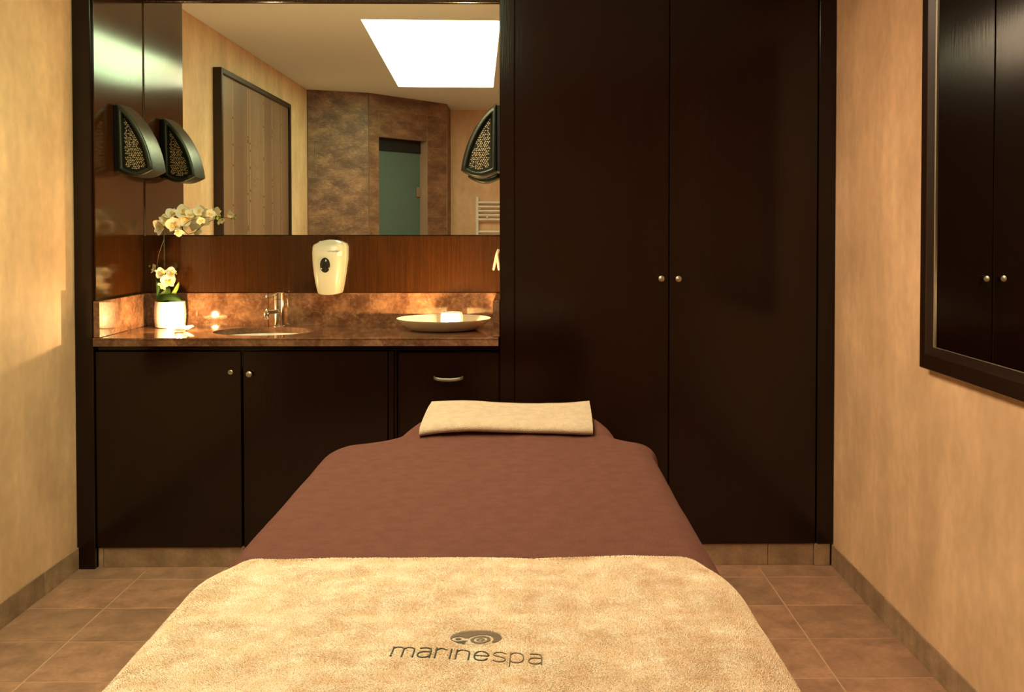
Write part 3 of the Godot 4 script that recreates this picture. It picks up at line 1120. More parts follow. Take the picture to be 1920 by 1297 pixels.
func smooth_line(p: PackedVector2Array) -> PackedVector2Array:
	if p.size() < 3: 
		return PackedVector2Array([p[0], p[0].lerp(p[1], 0.25), p[0].lerp(p[1], 0.5), p[0].lerp(p[1], 0.75), p[1]])
	var out := PackedVector2Array()
	for i in p.size() - 1:
		var a := p[maxi(i - 1, 0)]
		var d := p[mini(i + 2, p.size() - 1)]
		for k in 5: out.append(p[i].cubic_interpolate(p[i + 1], a, d, k / 5.0))
	out.append(p[p.size() - 1])
	return out

# a raised satin-stitch line lying on the towel
func stitch(m: MB, line: PackedVector2Array, half: float, place: Callable) -> void:
	var rows := []
	for i in line.size():
		var t := (line[mini(i + 1, line.size() - 1)] - line[maxi(i - 1, 0)]).normalized()
		var s := Vector2(-t.y, t.x)
		var row := PackedVector3Array()
		for k in [[-1.0, -0.001], [-0.85, 0.0008], [0.0, 0.0013], [0.85, 0.0008], [1.0, -0.001]]:
			var e := 0.6 * half * (1 if i == line.size() - 1 else (-1 if i == 0 else 0))
			var q: Vector2 = place.call(line[i] + s * half * k[0] + t * e)
			row.append(Vector3(q.x, cream_top(q.x, q.y) + k[1], q.y))
		rows.append(row)
		var mid: Vector2 = place.call(line[i])
		for dx in range(-2, 3):
			for dz in range(-2, 3): sewn[Vector2i(int(floor(mid.x * 1000.0)) + dx, int(floor(mid.y * 1000.0)) + dz)] = true
	m.grid(rows, false, Vector3.UP)

func emblem(towel: Node3D) -> void:
	# oval badge: stitched field left open along two swirls
	var c := Vector2(-0.0595, -1.3175)
	var rx := 0.0325
	var ry := 0.0235
	var nx := 84
	var ny := 56
	var field := MB.new()
	var dark := MB.new()
	for i in nx:
		for j in ny:
			var u := (i + 0.5) / nx * 2.0 - 1.0
			var w := (j + 0.5) / ny * 2.0 - 1.0      # up is away from the reader
			if u * u + w * w > 1.0: continue
			var b := Vector2((u - 0.21) / 0.5, (w + 0.26) / 0.66).length()
			var q := Vector2((u + 0.66) / 0.25, (w + 0.26) / 0.32).length()
			var on := true
			var is_dark := u < -0.28 and w < -0.24
			if b < 1.0: on = (b < 0.78 and b > 0.52) or (b < 0.33 and b > 0.14)
			if q < 1.0:
				on = q < 0.45
				is_dark = true
			elif u > -0.44 and u < -0.2 and w > -0.46 + 0.3 * (u + 0.44) and w < -0.12: on = false
			if w < -0.55 and u > -0.3 and u < 0.72 and b >= 1.0 and u * u + w * w < 0.93: on = false
			for dx in range(-1, 2):
				for dz in range(-1, 2): sewn[Vector2i(int(floor((c.x + u * rx + 0.004 * w) * 1000.0)) + dx, int(floor((c.y - w * ry + u * rx * 0.08) * 1000.0)) + dz)] = true
			if not on: continue
			var pts := []
			for k in [[-1, -1], [1, -1], [1, 1], [-1, 1]]:
				var uu: float = u + k[0] / float(nx)
				var ww: float = w + k[1] / float(ny)
				var x := c.x + uu * rx + 0.004 * ww
				var z := c.y - ww * ry + uu * rx * 0.08
				pts.append(Vector3(x, cream_top(x, z) + 0.0007 + 0.0002 * ((i + j) % 2), z))
			(dark if is_dark else field).poly(pts, pts[0] - Vector3(0, 1, 0))
	obj("embroidered_emblem", field, M.thread_light, towel)
	obj("embroidered_emblem", dark, M.thread_dark, towel)

# ------------------------------------------------------------------ things on and above the counter
func counter_things() -> void:
	faucet()
	dispenser()
	orchid()
	tray()
	tealight(Vector3(-1.428, CT, -4.345), true, "lit tealight in a spiky glass saucer in front of the orchid pot", "lotus", 0.27)
	# two-pronged peg at the cupboard's side
	var h := thing("towel_hook", "small cream two-pronged peg beside the tall cupboard", "hook", Vector3(-0.09, 1.19, -4.46))
	var b := MB.new()
	b.lathe([Vector2(0, 0), Vector2(0.014, 0), Vector2(0.014, 0.006), Vector2(0.009, 0.008), Vector2(0, 0.008)], Vector3(0, 0.04, 0), 18, Vector2.ONE, Basis(Vector3.BACK, PI / 2))
	obj("rosette", b, M.hook_cream, h)
	for k in 2:
		var m := MB.new()
		var s := 0.016 if k == 0 else -0.006
		m.tube([Vector3(-0.004, 0.05, 0.0), Vector3(-0.014, 0.052, 0.004), Vector3(-0.02, 0.035, 0.01), Vector3(-0.018 - s * 0.6, 0.0, 0.014), Vector3(-0.018 - s, -0.03, 0.014), Vector3(-0.018 - s * 1.02, -0.034, 0.014)], [0.005, 0.0065, 0.0065, 0.006, 0.005, 0.002], 10)
		obj("prong", m, M.hook_cream, h)

func faucet() -> void:
	var f := thing("basin_tap", "slim upright chrome mixer tap behind the oval basin", "tap", Vector3(-1.062, CT, -4.553))
	var m := MB.new()
	m.lathe([Vector2(0, 0), Vector2(0.027, 0), Vector2(0.027, 0.004), Vector2(0.0235, 0.006), Vector2(0.0235, 0.118), Vector2(0.0225, 0.119), Vector2(0, 0.119)], Vector3.ZERO, 32)
	obj("body", m, M.chrome, f)
	m = MB.new()
	m.lathe([Vector2(0, 0.1205), Vector2(0.0235, 0.1205), Vector2(0.0235, 0.147), Vector2(0.0215, 0.149), Vector2(0, 0.149)], Vector3.ZERO, 32)
	obj("cap", m, M.chrome, f)
	m = MB.new()
	m.tube([Vector3(-0.012, 0.138, 0.012), Vector3(-0.03, 0.136, 0.05), Vector3(-0.037, 0.135, 0.066)], [0.0035, 0.0035, 0.004], 12)
	m.lathe([Vector2(0, -0.006), Vector2(0.004, -0.005), Vector2(0.006, 0), Vector2(0.004, 0.005), Vector2(0, 0.006)], Vector3(-0.039, 0.135, 0.07), 14)
	obj("lever", m, M.chrome, f)
	m = MB.new()
	m.tube([Vector3(-0.004, 0.066, 0.02), Vector3(-0.012, 0.068, 0.06), Vector3(-0.024, 0.07, 0.112)], [0.0105], 16)
	obj("spout", m, M.chrome, f)
	m = MB.new()
	m.lathe([Vector2(0, 0), Vector2(0.0095, 0), Vector2(0.011, 0.002), Vector2(0.011, 0.041), Vector2(0.009, 0.044), Vector2(0, 0.044)], Vector3(-0.0255, 0.042, 0.12), 20)
	obj("nozzle", m, M.chrome, f)

func dispenser() -> void:
	var at := Vector3(-0.845, 1.05, ZM + 0.012)
	var d := thing("soap_dispenser", "cream plastic soap dispenser on the wood strip above the tap", "dispenser", at)
	# sections from bottom to top: height, half width, depth
	var sec := [[0.003, 0.050, 0.088], [0.012, 0.054, 0.096], [0.045, 0.0605, 0.108], [0.09, 0.068, 0.113], [0.14, 0.0735, 0.113], [0.18, 0.0755, 0.109], [0.205, 0.0745, 0.102], [0.222, 0.070, 0.092], [0.231, 0.060, 0.078], [0.236, 0.048, 0.06]]
	var m := MB.new()
	var rows := []
	for s in sec:
		var row := PackedVector3Array()
		for k in 33:
			var q := k / 32.0 * 2.0 - 1.0
			var e := pow(absf(q), 7.0)
			var sag: float = -0.006 * cos(q * PI * 0.5) if s[0] < 0.01 else 0.0
			var rise: float = (-0.010 * q * q + 0.004 * q) * smoothstep(0.2, 0.236, s[0])
			row.append(Vector3(s[1] * (q if absf(q) < 0.999 else signf(q)), s[0] + sag + rise, s[2] * sqrt(maxf(0.0, 1.0 - e)) * (1.0 - 0.08 * q * q)))
		rows.append(row)
	m.grid(rows, false, Vector3(0, 0, 1))
	var capt := []
	for p in rows[rows.size() - 1]: capt.append(p)
	m.poly(capt, Vector3(0, 0.1, 0.02))
	var capb := []
	for p in rows[0]: capb.append(p)
	m.poly(capb, Vector3(0, 0.1, 0.02))
	var side := MB.new()
	obj("cover", m, M.white_plastic, d)
	side.prism(PackedVector2Array([Vector2(-0.042, 0.008), Vector2(0.048, 0.008), Vector2(0.064, 0.07), Vector2(0.0765, 0.15), Vector2(0.0775, 0.205), Vector2(0.072, 0.220), Vector2(0.04, 0.232), Vector2(-0.04, 0.23), Vector2(-0.068, 0.2), Vector2(-0.068, 0.14), Vector2(-0.058, 0.07)]), Vector3.ZERO, Vector3.RIGHT, Vector3.UP, Vector3.BACK, 0.0, 0.05)
	obj("back_plate", side, M.white_plastic, d)
	var lens := MB.new()
	lens.lathe([Vector2(0, 0), Vector2(0.0195, 0), Vector2(0.0195, 0.004), Vector2(0.016, 0.007), Vector2(0.009, 0.0085), Vector2(0, 0.009)], Vector3(-0.005, 0.127, 0.1115), 32, Vector2(1.0, 1.5), Basis(Vector3.RIGHT, PI / 2))
	var win := obj("push_window", lens, M.smoked_plastic, d)
	var ring := MB.new()
	ring.lathe([Vector2(0.0195, 0), Vector2(0.0215, 0), Vector2(0.0215, 0.003), Vector2(0.0195, 0.0045), Vector2(0.0195, 0)], Vector3(-0.005, 0.127, 0.1115), 32, Vector2(1.0, 1.5), Basis(Vector3.RIGHT, PI / 2))
	obj("ring", ring, M.smoked_plastic, win)
	var tilt := Basis(Vector3.RIGHT, -0.12)
	var lab := obj("paper_label", bx(Vector3.ZERO, Vector3(0.044, 0.020, 0.0012), 0), M.label_paper, d, Vector3(0.044, 0.176, 0.1040))
	lab.basis = Basis(Vector3.UP, 0.07) * tilt
	var txt := TextMesh.new()
	txt.text = "Soft Care Line"
	var font := SystemFont.new()
	font.font_names = PackedStringArray(["Droid Serif"])
	font.font_italic = true
	txt.font = font
	txt.font_size = 16
	txt.pixel_size = 0.00046
	txt.depth = 0.0012
	var tm := obj("printed_name", txt, M.print, d, Vector3(0.028, 0.186, 0.1062))
	tm.basis = Basis(Vector3.UP, 0.04) * tilt

func lotus_saucer() -> MB:
	var m := MB.new()
	var rows := []
	var n := 64
	for r in [[0.0, 0.001], [0.5, 0.002], [0.75, 0.006], [1.0, 0.016], [0.99, 0.018], [0.74, 0.009], [0.5, 0.005], [0.0, 0.004]]:
		var row := PackedVector3Array()
		for j in n:
			var a := TAU * j / n
			var spike := pow(absf(cos(a * 4.0 + 0.0)), 1.5)
			var rr: float = r[0] * lerpf(0.036, 0.062, spike * smoothstep(0.5, 1.0, r[0]))
			row.append(Vector3(cos(a) * rr, r[1] + 0.004 * spike * smoothstep(0.7, 1.0, r[0]), sin(a) * rr))
		rows.append(row)
	m.grid(rows, true)
	return m

func tealight(at: Vector3, lotus: bool, label: String, kind: String, energy: float) -> void:
	var t := thing("tealight", label, "candle", at)
	var lift := 0.004 if lotus else 0.0185
	if lotus:
		obj("saucer", lotus_saucer(), M.candle_glass, t)
	else:
		var st := MB.new()
		st.lathe([Vector2(0, 0.002), Vector2(0.017, 0.002), Vector2(0.019, 0.004), Vector2(0.016, 0.010), Vector2(0.0195, 0.0180), Vector2(0, 0.0180)], Vector3.ZERO, 24)
		obj("holder", st, M.candle_glass, t)
	var m := MB.new()
	m.lathe([Vector2(0, 0), Vector2(0.0185, 0), Vector2(0.019, 0.001), Vector2(0.019, 0.014), Vector2(0.0185, 0.014), Vector2(0.0183, 0.002), Vector2(0, 0.002)], Vector3(0, lift, 0), 28)
	obj("cup", m, M.brushed_steel, t)
	m = MB.new()
	m.lathe([Vector2(0, 0.002), Vector2(0.0181, 0.002), Vector2(0.0181, 0.0115), Vector2(0.006, 0.0105), Vector2(0, 0.0105)], Vector3(0, lift, 0), 28)
	obj("wax", m, M.wax, t)
	m = MB.new()
	m.tube([Vector3(0, lift + 0.01, 0), Vector3(0.0003, lift + 0.015, 0), Vector3(0.001, lift + 0.018, 0)], [0.0006], 6)
	obj("wick", m, M.wick, t)
	var fm: StandardMaterial3D = M.get("flame")
	if fm == null: fm = glowing("flame", Color(1.0, 0.78, 0.42), 30.0)
	m = MB.new()
	m.lathe([Vector2(0, 0), Vector2(0.003, 0.001), Vector2(0.0048, 0.005), Vector2(0.0042, 0.010), Vector2(0.002, 0.017), Vector2(0, 0.022)], Vector3(0.0006, lift + 0.0155, 0), 14)
	obj("flame", m, fm, t)
	var l := OmniLight3D.new()
	l.name = "candle_light"
	l.light_color = Color(1.0, 0.82, 0.55)
	l.light_energy = energy
	l.light_size = 0.006
	l.omni_range = 12.0
	l.omni_attenuation = 2.0
	l.shadow_enabled = true
	l.position = at + Vector3(0.0006, lift + 0.024, 0)
	add_child(l, true)

func tray() -> void:
	var c := Vector3(-0.333, CT, -4.398)
	var t := thing("metal_tray", "wide shallow champagne metal bowl standing on the marble counter", "tray", c)
	var m := MB.new()
	m.lathe([Vector2(0, 0.0), Vector2(0.125, 0.0), Vector2(0.145, 0.006), Vector2(0.172, 0.023), Vector2(0.19, 0.039), Vector2(0.198, 0.0475), Vector2(0.1985, 0.0495), Vector2(0.1965, 0.0495), Vector2(0.187, 0.040), Vector2(0.168, 0.0255), Vector2(0.142, 0.0085), Vector2(0.122, 0.003), Vector2(0, 0.003)], Vector3.ZERO, 72)
	obj("dish", m, M.tray_metal, t)
	var cup := thing("ceramic_pot", "small round white ceramic pot inside the metal bowl", "pot", Vector3(-0.301, CT + 0.003, -4.422))
	m = MB.new()
	m.lathe([Vector2(0, 0), Vector2(0.040, 0.0), Vector2(0.0445, 0.003), Vector2(0.047, 0.012), Vector2(0.0475, 0.045), Vector2(0.0465, 0.06), Vector2(0.0435, 0.0685), Vector2(0.040, 0.070), Vector2(0.037, 0.0695), Vector2(0.035, 0.066), Vector2(0.034, 0.05), Vector2(0, 0.05)], Vector3.ZERO, 48)
	obj("pot_body", m, M.ceramic, cup)
	m = MB.new()
	m.lathe([Vector2(0, 0.0505), Vector2(0.0335, 0.0505), Vector2(0.0335, 0.057), Vector2(0.03, 0.058), Vector2(0, 0.057)], Vector3.ZERO, 32)
	obj("wax", m, M.wax, cup)
	tealight(Vector3(-0.320, CT - 0.001, -4.300), false, "lit tealight in the metal bowl in front of the white pot", "tray", 0.55)

# ------------------------------------------------------------------ orchid
func petal_mesh(ln: float, wd: float, cup: float, ruffle: float) -> ArrayMesh:
	var m := MB.new()
	var top := []
	var bot := []
	for i in 9:
		var a := i / 8.0
		var w := wd * pow(sin(PI * clampf(pow(a, 0.75) * 0.97 + 0.015, 0.0, 1.0)), 0.65)
		var r1 := PackedVector3Array()
		var r2 := PackedVector3Array()
		for j in 9:
			var b := j / 4.0 - 1.0
			var y := cup * a * a * ln + 0.25 * cup * b * b * w + ruffle * ln * sin(b * 7.0 + a * 3.0) * a * 0.4
			var p := Vector3(b * w, y, a * ln)
			r1.append(p)
			r2.append(p - Vector3(0, 0.0004, 0))
		top.append(r1); bot.append(r2)
	m.grid(top, false, Vector3.UP)
	m.grid(bot, false, Vector3.DOWN)
	return m.mesh()

var petal_set := []

func flower(parent: Node3D, at: Vector3, face: Vector3, size: float, roll: float) -> void:
	if petal_set.is_empty():
		petal_set = [petal_mesh(0.030, 0.0195, 0.25, 0.05), petal_mesh(0.029, 0.0115, 0.2, 0.03), petal_mesh(0.014, 0.007, -0.5, 0.08)]
	var f := Node3D.new()
	f.name = "flower"
	parent.add_child(f, true)
	var y := face.normalized()
	var x := y.cross(Vector3.FORWARD if absf(y.z) < 0.9 else Vector3.UP).normalized()
	var z := x.cross(y)
	f.transform = Transform3D(Basis(x, y, z).rotated(y, roll).scaled(Vector3.ONE * size), at)
	for k in 5:
		var p := obj("petal", petal_set[0 if k in [1, 4] else 1], M.petal, f)
		p.transform = Transform3D(Basis(Vector3.UP, TAU * k / 5.0 + [0, 0.12, 0, 0, -0.12][k]) * Basis(Vector3.RIGHT, [-0.12, -0.2, -0.05, -0.08, -0.18][k]), Vector3(0, 0.0012 if k in [1, 4] else 0.0, 0))
	for k in 3:
		var p := obj("lip", petal_set[2], M.lip, f)
		p.transform = Transform3D(Basis(Vector3.UP, PI + [0.0, 0.9, -0.9][k]) * Basis(Vector3.RIGHT, [-0.5, -0.9, -0.9][k]), Vector3(0, 0.003, 0))

func leaf(parent: Node3D, from: Vector3, to: Vector3, bend: Vector3, wd: float, m: Material, side: Vector3) -> void:
	var b := MB.new()
	var t := []
	var u := []
	for i in 13:
		var a := i / 12.0
		var p := from.lerp(to, a) + bend * (4.0 * a * (1.0 - a))
		var w := wd * pow(sin(PI * clampf(0.12 + 0.88 * a, 0.0, 1.0)), 0.7) * (1.0 if a < 0.999 else 0.0)
		var d := (to - from).normalized()
		var nn := side.cross(d).normalized()
		var r := PackedVector3Array()
		var r2 := PackedVector3Array()
		for j in 7:
			var q := j / 3.0 - 1.0
			var v := p + side * q * w + nn * absf(q) * w * 0.35
			r.append(v)
			r2.append(v - nn * 0.0008)
		t.append(r); u.append(r2)
	var d2 := (to - from).normalized()
	b.grid(t, false, side.cross(d2))
	b.grid(u, false, -side.cross(d2))
	obj("leaf", b, m, parent)

func orchid() -> void:
	var base := Vector3(-1.524, CT, -4.522)
	var o := thing("potted_orchid", "white artificial orchid in a round cream pot", "plant", base)
	var m := MB.new()
	var prof := [Vector2(0, 0), Vector2(0.058, 0.0)]
	for k in 15:
		var a := k / 14.0
		prof.append(Vector2(0.0625 + 0.004 * sin(a * PI) + 0.0007 * sin(a * 40.0), 0.003 + 0.107 * a))
	prof.append_array([Vector2(0.062, 0.1125), Vector2(0.0585, 0.1125), Vector2(0.057, 0.107), Vector2(0.056, 0.09), Vector2(0, 0.09)])
	m.lathe(prof, Vector3.ZERO, 48)
	obj("pot", m, M.ceramic, o)
	m = MB.new()
	m.lathe([Vector2(0, 0.085), Vector2(0.056, 0.086), Vector2(0.055, 0.094), Vector2(0.03, 0.098), Vector2(0, 0.099)], Vector3.ZERO, 32)
	obj("soil", m, M.wick, o)
	# pixel of the photograph -> point at the orchid's depth, relative to the pot
	var at = func(px: float, py: float, dz := 0.0) -> Vector3:
		var z := -4.50 + dz
		var d := Vector3((px - 980.0) / 1956.0, -(py - 430.5) / 1956.0, -1.0)
		return Vector3(0, 1.33, 0) + d * -z - base
	# stems
	m = MB.new()
	m.tube([at.call(312, 566, -0.02), at.call(311, 520), at.call(310.5, 470), at.call(310, 425)], [0.0030, 0.0028, 0.0026, 0.0024], 10)
	obj("stem", m, M.stem, o)
	m = MB.new()
	m.tube([at.call(310, 450, 0.004), at.call(306, 460, 0.005), at.call(300, 478, 0.006), at.call(297, 495, 0.006), at.call(303, 512, 0.006), at.call(318, 518, 0.01)], [0.0013, 0.0013, 0.0012, 0.0012, 0.001, 0.001], 8)
	obj("flower_stalk", m, M.flower_stalk, o)
	m = MB.new()
	m.tube([at.call(310, 430), at.call(318, 440, 0.01), at.call(331, 436, 0.012), at.call(345, 424, 0.012), at.call(356, 416, 0.012), at.call(372, 410, 0.01), at.call(392, 407, 0.008), at.call(406, 409, 0.006), at.call(413, 410, 0.006)], [0.0018, 0.0015, 0.0013, 0.0012, 0.0012, 0.001, 0.001, 0.0008, 0.0006], 8)
	obj("flower_stalk", m, M.stem, o)
	# flowers of the upper spray, then the lower ones
	for q in [[304, 426, -0.6, -0.1, 0.8, 1.25, 0.4], [312, 414, -0.3, 0.2, 0.9, 1.0, 1.1], [325, 403, -0.1, 0.6, 0.8, 1.05, 2.0], [329, 420, 0.1, -0.1, 1.0, 1.2, 0.2], [345, 399, 0.0, 0.5, 0.9, 1.2, 1.5], [350, 413, 0.15, 0.0, 1.0, 1.0, 2.6], [338, 434, 0.3, -0.7, 0.6, 0.8, 0.9], [360, 402, 0.2, 0.5, 0.8, 0.85, 0.3], [374, 397, 0.3, 0.4, 0.9, 0.85, 1.9], [379, 413, 0.3, -0.5, 0.8, 0.7, 2.9], [397, 401, 0.5, 0.3, 0.8, 0.75, 0.8]]:
		flower(o, at.call(q[0], q[1], 0.012 + 0.006 * sin(q[0])), Vector3(q[2], q[3], q[4]), q[5], q[6])
	for q in [[293, 504, -0.8, 0.3, 0.6, 0.75, 0.5], [305, 511, -0.2, -0.1, 1.0, 0.9, 1.2], [322, 512, 0.5, 0.4, 0.7, 0.9, 2.2], [318, 526, 0.2, 0.1, 1.0, 1.15, 0.1], [307, 534, -0.3, -0.6, 0.7, 0.75, 2.5]]:
		flower(o, at.call(q[0], q[1], 0.016), Vector3(q[2], q[3], q[4]), q[5], q[6])
	# buds
	for q in [[369, 407, 0.0045], [381, 406, 0.0055], [386, 411, 0.004], [404, 409, 0.0045], [410, 409, 0.006], [413, 403, 0.0035], [411, 417, 0.0035], [283, 499, 0.0035], [333, 513, 0.003]]:
		m = MB.new()
		m.lathe([Vector2(0, -1.3) * q[2], Vector2(0.7, -0.8) * q[2], Vector2(1, 0) * q[2], Vector2(0.75, 0.8) * q[2], Vector2(0, 1.4) * q[2]], at.call(q[0], q[1], 0.01), 12)
		obj("bud", m, M.young_leaf, o)
	# leaves
	leaf(o, at.call(299, 564, -0.01), at.call(294, 512, -0.01), Vector3(0.008, 0, 0.01), 0.011, M.leaf, Vector3(0.6, 0, -0.8))
	leaf(o, at.call(312, 566, -0.02), at.call(318, 535, 0.0), Vector3(-0.004, 0, 0.0), 0.024, M.leaf, Vector3(1, 0, 0.1))
	leaf(o, at.call(316, 566, -0.03), at.call(337, 528, -0.03), Vector3(0.004, 0, 0), 0.015, M.young_leaf, Vector3(0.8, 0.45, -0.3).normalized())
	leaf(o, at.call(300, 562, 0.02), at.call(343, 564, 0.05), Vector3(0.002, 0.02, 0.006), 0.018, M.leaf, Vector3(0.05, 0.75, -0.65).normalized())
	leaf(o, at.call(306, 566, -0.03), at.call(303, 538, -0.04), Vector3(-0.006, 0, 0), 0.016, M.leaf, Vector3(1, 0, 0))

# ------------------------------------------------------------------ sconces
func sconces() -> void:
	var outline := PackedVector2Array()
	# (out from the wall, up), from the tip down the bulging edge, then along the bottom arc
	var tip := Vector2(0.018, 0.268)
	for i in 15:
		var a := i / 14.0
		var p := tip.bezier_interpolate(Vector2(0.085, 0.225), Vector2(0.145, 0.115), Vector2(0.16, 0.002), a)
		outline.append(p)
	for i in range(1, 10):
		var a := i / 9.0
		outline.append(Vector2(lerpf(0.16, 0.018, a), lerpf(0.002, 0.0, a) - 0.024 * sin(PI * a)))
	var inner := inset(outline, 0.021)
	var mid := inset(outline, 0.010)
	for k in 2:
		var sx := 1.0 if k == 0 else -1.0
		var wall := -1.667 if k == 0 else -0.09
		var s := thing("wall_sconce", ["bronze fin-shaped sconce with pierced sides on the niche's side panel", "bronze fin-shaped sconce with pierced sides on the tall cupboard's flank"][k], "sconce", Vector3(wall, 1.572, -4.35), "bronze fin-shaped sconces")
		var X := Vector3(sx, 0, 0)
		var Y := Vector3.UP
		var T := 0.08
		var fr := MB.new()
		var n := outline.size()
		var ctr := Vector2(0.07, 0.09)
		var pt = func(p: Vector2, z: float) -> Vector3: return X * p.x + Y * p.y + Vector3(0, 0, z)
		# curved band in two smooth pieces and the flat back
		for seg in [[0, 14], [14, 23], [23, 24]]:
			var rows := []
			for i in range(seg[0], seg[1] + 1):
				var p := outline[i % n]
				var dir := (p - ctr).normalized()
				var row := PackedVector3Array()
				for zz in [-1.0, -0.97, -0.5, 0.0, 0.5, 0.97, 1.0]:
					var e := 0.0 if absf(zz) > 0.98 else 0.004
					row.append(pt.call(p + dir * e * (1.0 - 0.3 * zz * zz), zz * T))
				rows.append(row)
			var mp: Vector2 = outline[(seg[0] + seg[1]) / 2 % n]
			fr.grid(rows, false, X * (mp - ctr).x + Y * (mp - ctr).y)
		for zs in [-1.0, 1.0]:
			var ra := []
			for i in n + 1:
				var q := i % n
				ra.append(PackedVector3Array([pt.call(outline[q], zs * T), pt.call(mid[q], zs * (T + 0.005)), pt.call(inner[q], zs * (T + 0.001)), pt.call(inner[q], zs * (T - 0.012))]))
			fr.grid(ra, false, Vector3(0, 0, zs))
		obj("rim", fr, M.bronze, s)
		for zs in [-1.0, 1.0]:
			var pl := MB.new()
			pl.prism(inner, Vector3.ZERO, X, Y, Vector3(0, 0, zs), T - 0.014, T - 0.011)
			var panel := obj("pierced_panel", pl, M.dark_bronze, s)
			var inl := MB.new()
			var r2 := RandomNumberGenerator.new()
			r2.seed = 91
			var field := inset(outline, 0.0275)
			var gx := 0.0085
			for a in range(0, 20):
				for b in range(-4, 32):
					var p := Vector2(0.02 + a * gx + (0.5 * gx if b % 2 else 0.0), b * gx * 0.87) + Vector2(r2.randf_range(-1, 1), r2.randf_range(-1, 1)) * 0.0014
					var rr := r2.randf_range(0.0030, 0.0044)
					var a0 := r2.randf() * TAU
					if not Geometry2D.is_point_in_polygon(p, field): continue
					if r2.randf() < 0.08: continue
					var ol := PackedVector2Array()
					for c in 6:
						var an := a0 + TAU * c / 6.0
						ol.append(p + Vector2(cos(an), sin(an)) * rr * (0.75 + 0.25 * sin(c * 2.3 + a0)))
					inl.prism(ol, Vector3.ZERO, X, Y, Vector3(0, 0, zs), T - 0.0115, T - 0.0098)
			obj("fretwork_inlay", inl, M.inlay, panel)
		var bp := MB.new()
		bp.box(X * 0.009 + Y * 0.13, Vector3(0.018, 0.272, 0.13), 0.003)
		obj("back_plate", bp, M.dark_bronze, s)

func inset(o: PackedVector2Array, d: float) -> PackedVector2Array:
	var n := o.size()
	var area := 0.0
	for i in n: area += o[i].cross(o[(i + 1) % n])
	var sg := signf(area)
	var out := PackedVector2Array()
	for i in n:
		var e1 := (o[i] - o[(i + n - 1) % n]).normalized()
		var e2 := (o[(i + 1) % n] - o[i]).normalized()
		var n1 := Vector2(-e1.y, e1.x) * sg
		var n2 := Vector2(-e2.y, e2.x) * sg
		var b := (n1 + n2).normalized()
		out.append(o[i] + b * d / maxf(0.35, b.dot(n1)))
	# near the sharp tip the offset edges cross: draw those points back to the corner
	for i in n:
		if out[i].x < out[0].x - 1e-5 and out[i].y > out[0].y * 0.5: out[i] = out[0]
	return out

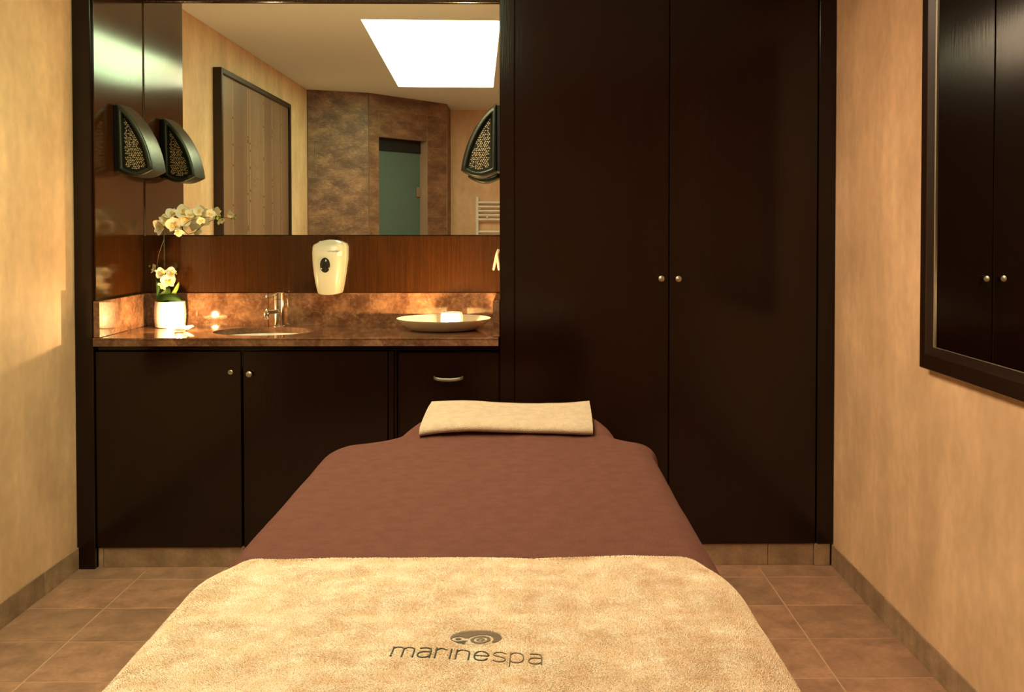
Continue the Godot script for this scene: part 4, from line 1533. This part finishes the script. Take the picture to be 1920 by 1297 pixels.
# ------------------------------------------------------------------ framed picture on the left wall, seen in the mirror
func artwork() -> void:
	var z0 := -3.33
	var z1 := -1.56
	var y0 := 0.72
	var y1 := 2.245
	var t := thing("framed_picture", "large dark framed picture of thin bare trunks on the beige wall", "picture", Vector3(XL, y0, (z0 + z1) / 2))
	var hz := (z1 - z0) / 2
	var hy := y1 - y0
	obj("stile", span(Vector3(0.001, 0, -hz), Vector3(0.05, hy, -hz + 0.03), 0.002), M.frame_wood, t)
	obj("stile", span(Vector3(0.001, 0, hz - 0.03), Vector3(0.05, hy, hz), 0.002), M.frame_wood, t)
	obj("top_rail", span(Vector3(0.001, hy - 0.03, -hz + 0.0305), Vector3(0.05, hy, hz - 0.0305), 0.002), M.frame_wood, t)
	obj("bottom_rail", span(Vector3(0.001, 0, -hz + 0.0305), Vector3(0.05, 0.03, hz - 0.0305), 0.002), M.frame_wood, t)
	# printed picture: upright bands, pale trunks with knots and faint twigs
	var W := 512
	var H := 512
	var im := Image.create(W, H, false, Image.FORMAT_RGB8)
	var f := FastNoiseLite.new()
	f.seed = 61
	f.frequency = 0.01
	# trunk places run from the mirror's end of the picture
	var trunks := [0.155, 0.345, 0.375, 0.57, 0.70, 0.86]
	for x in W:
		var u := x / float(W)
		var band := 0.5 + 0.5 * sin(u * 15.0 + 0.8) * 0.6 + 0.2 * f.get_noise_1d(x * 2.0)
		var base := Color(0.50, 0.385, 0.32).lerp(Color(0.66, 0.545, 0.44), clampf(band, 0, 1))
		if u > 0.83: base = base.lerp(Color(0.45, 0.33, 0.275), 0.6)
		for y in H:
			var c := base
			var g := 1.0 + 0.06 * f.get_noise_2d(x * 6.0, y * 1.2)
			im.set_pixel(x, y, Color(c.r * g, c.g * g, c.b * g))
	var r := RandomNumberGenerator.new()
	r.seed = 5
	for k in trunks.size():
		for y in H:
			var xx: float = trunks[k] * W + 3.0 * f.get_noise_2d(k * 50.0, y * 0.6) + 2.0
			for d in range(-3, 4):
				var a := clampf(1.0 - absf(d) / 3.2, 0, 1) * 0.8
				var px := clampi(int(xx) + d, 0, W - 1)
				im.set_pixel(px, y, im.get_pixel(px, y).lerp(Color(0.86, 0.70, 0.56), a))
		for q in 9:
			var yy := r.randi_range(10, H - 10)
			var xx := int(trunks[k] * W + 3.0 * f.get_noise_2d(k * 50.0, yy * 0.6) + 2.0)
			im.fill_rect(Rect2i(clampi(xx - 2, 0, W - 6), yy, 5, 4), Color(0.25, 0.17, 0.13))
	for q in 22:
		var p := Vector2(r.randf_range(0.3, 0.85) * W, r.randf_range(0.05, 0.5) * H)
		var dir := Vector2(r.randf_range(-1, 1), r.randf_range(-1, 0.2)).normalized()
		for s in 90:
			p += dir
			dir = dir.rotated(0.06 * sin(s * 0.11 + q))
			if p.x > 1 and p.x < W - 2 and p.y > 1 and p.y < H - 2:
				im.set_pixel(int(p.x), int(p.y), im.get_pixel(int(p.x), int(p.y)).lerp(Color(0.27, 0.2, 0.16), 0.5))
	var pm := mat("picture_print", Color(0.90, 0.85, 0.83), 0.35)
	pm.albedo_texture = ImageTexture.create_from_image(im)
	pm.texture_repeat = false
	var m := MB.new()
	m.box(Vector3(0.03, hy / 2, 0), Vector3(0.006, hy - 0.062, hz * 2 - 0.062), 0)
	for p in m.v: m.uv.append(Vector2((p.z + hz) / (2 * hz), 1.0 - p.y / hy))
	obj("canvas", m, pm, t)
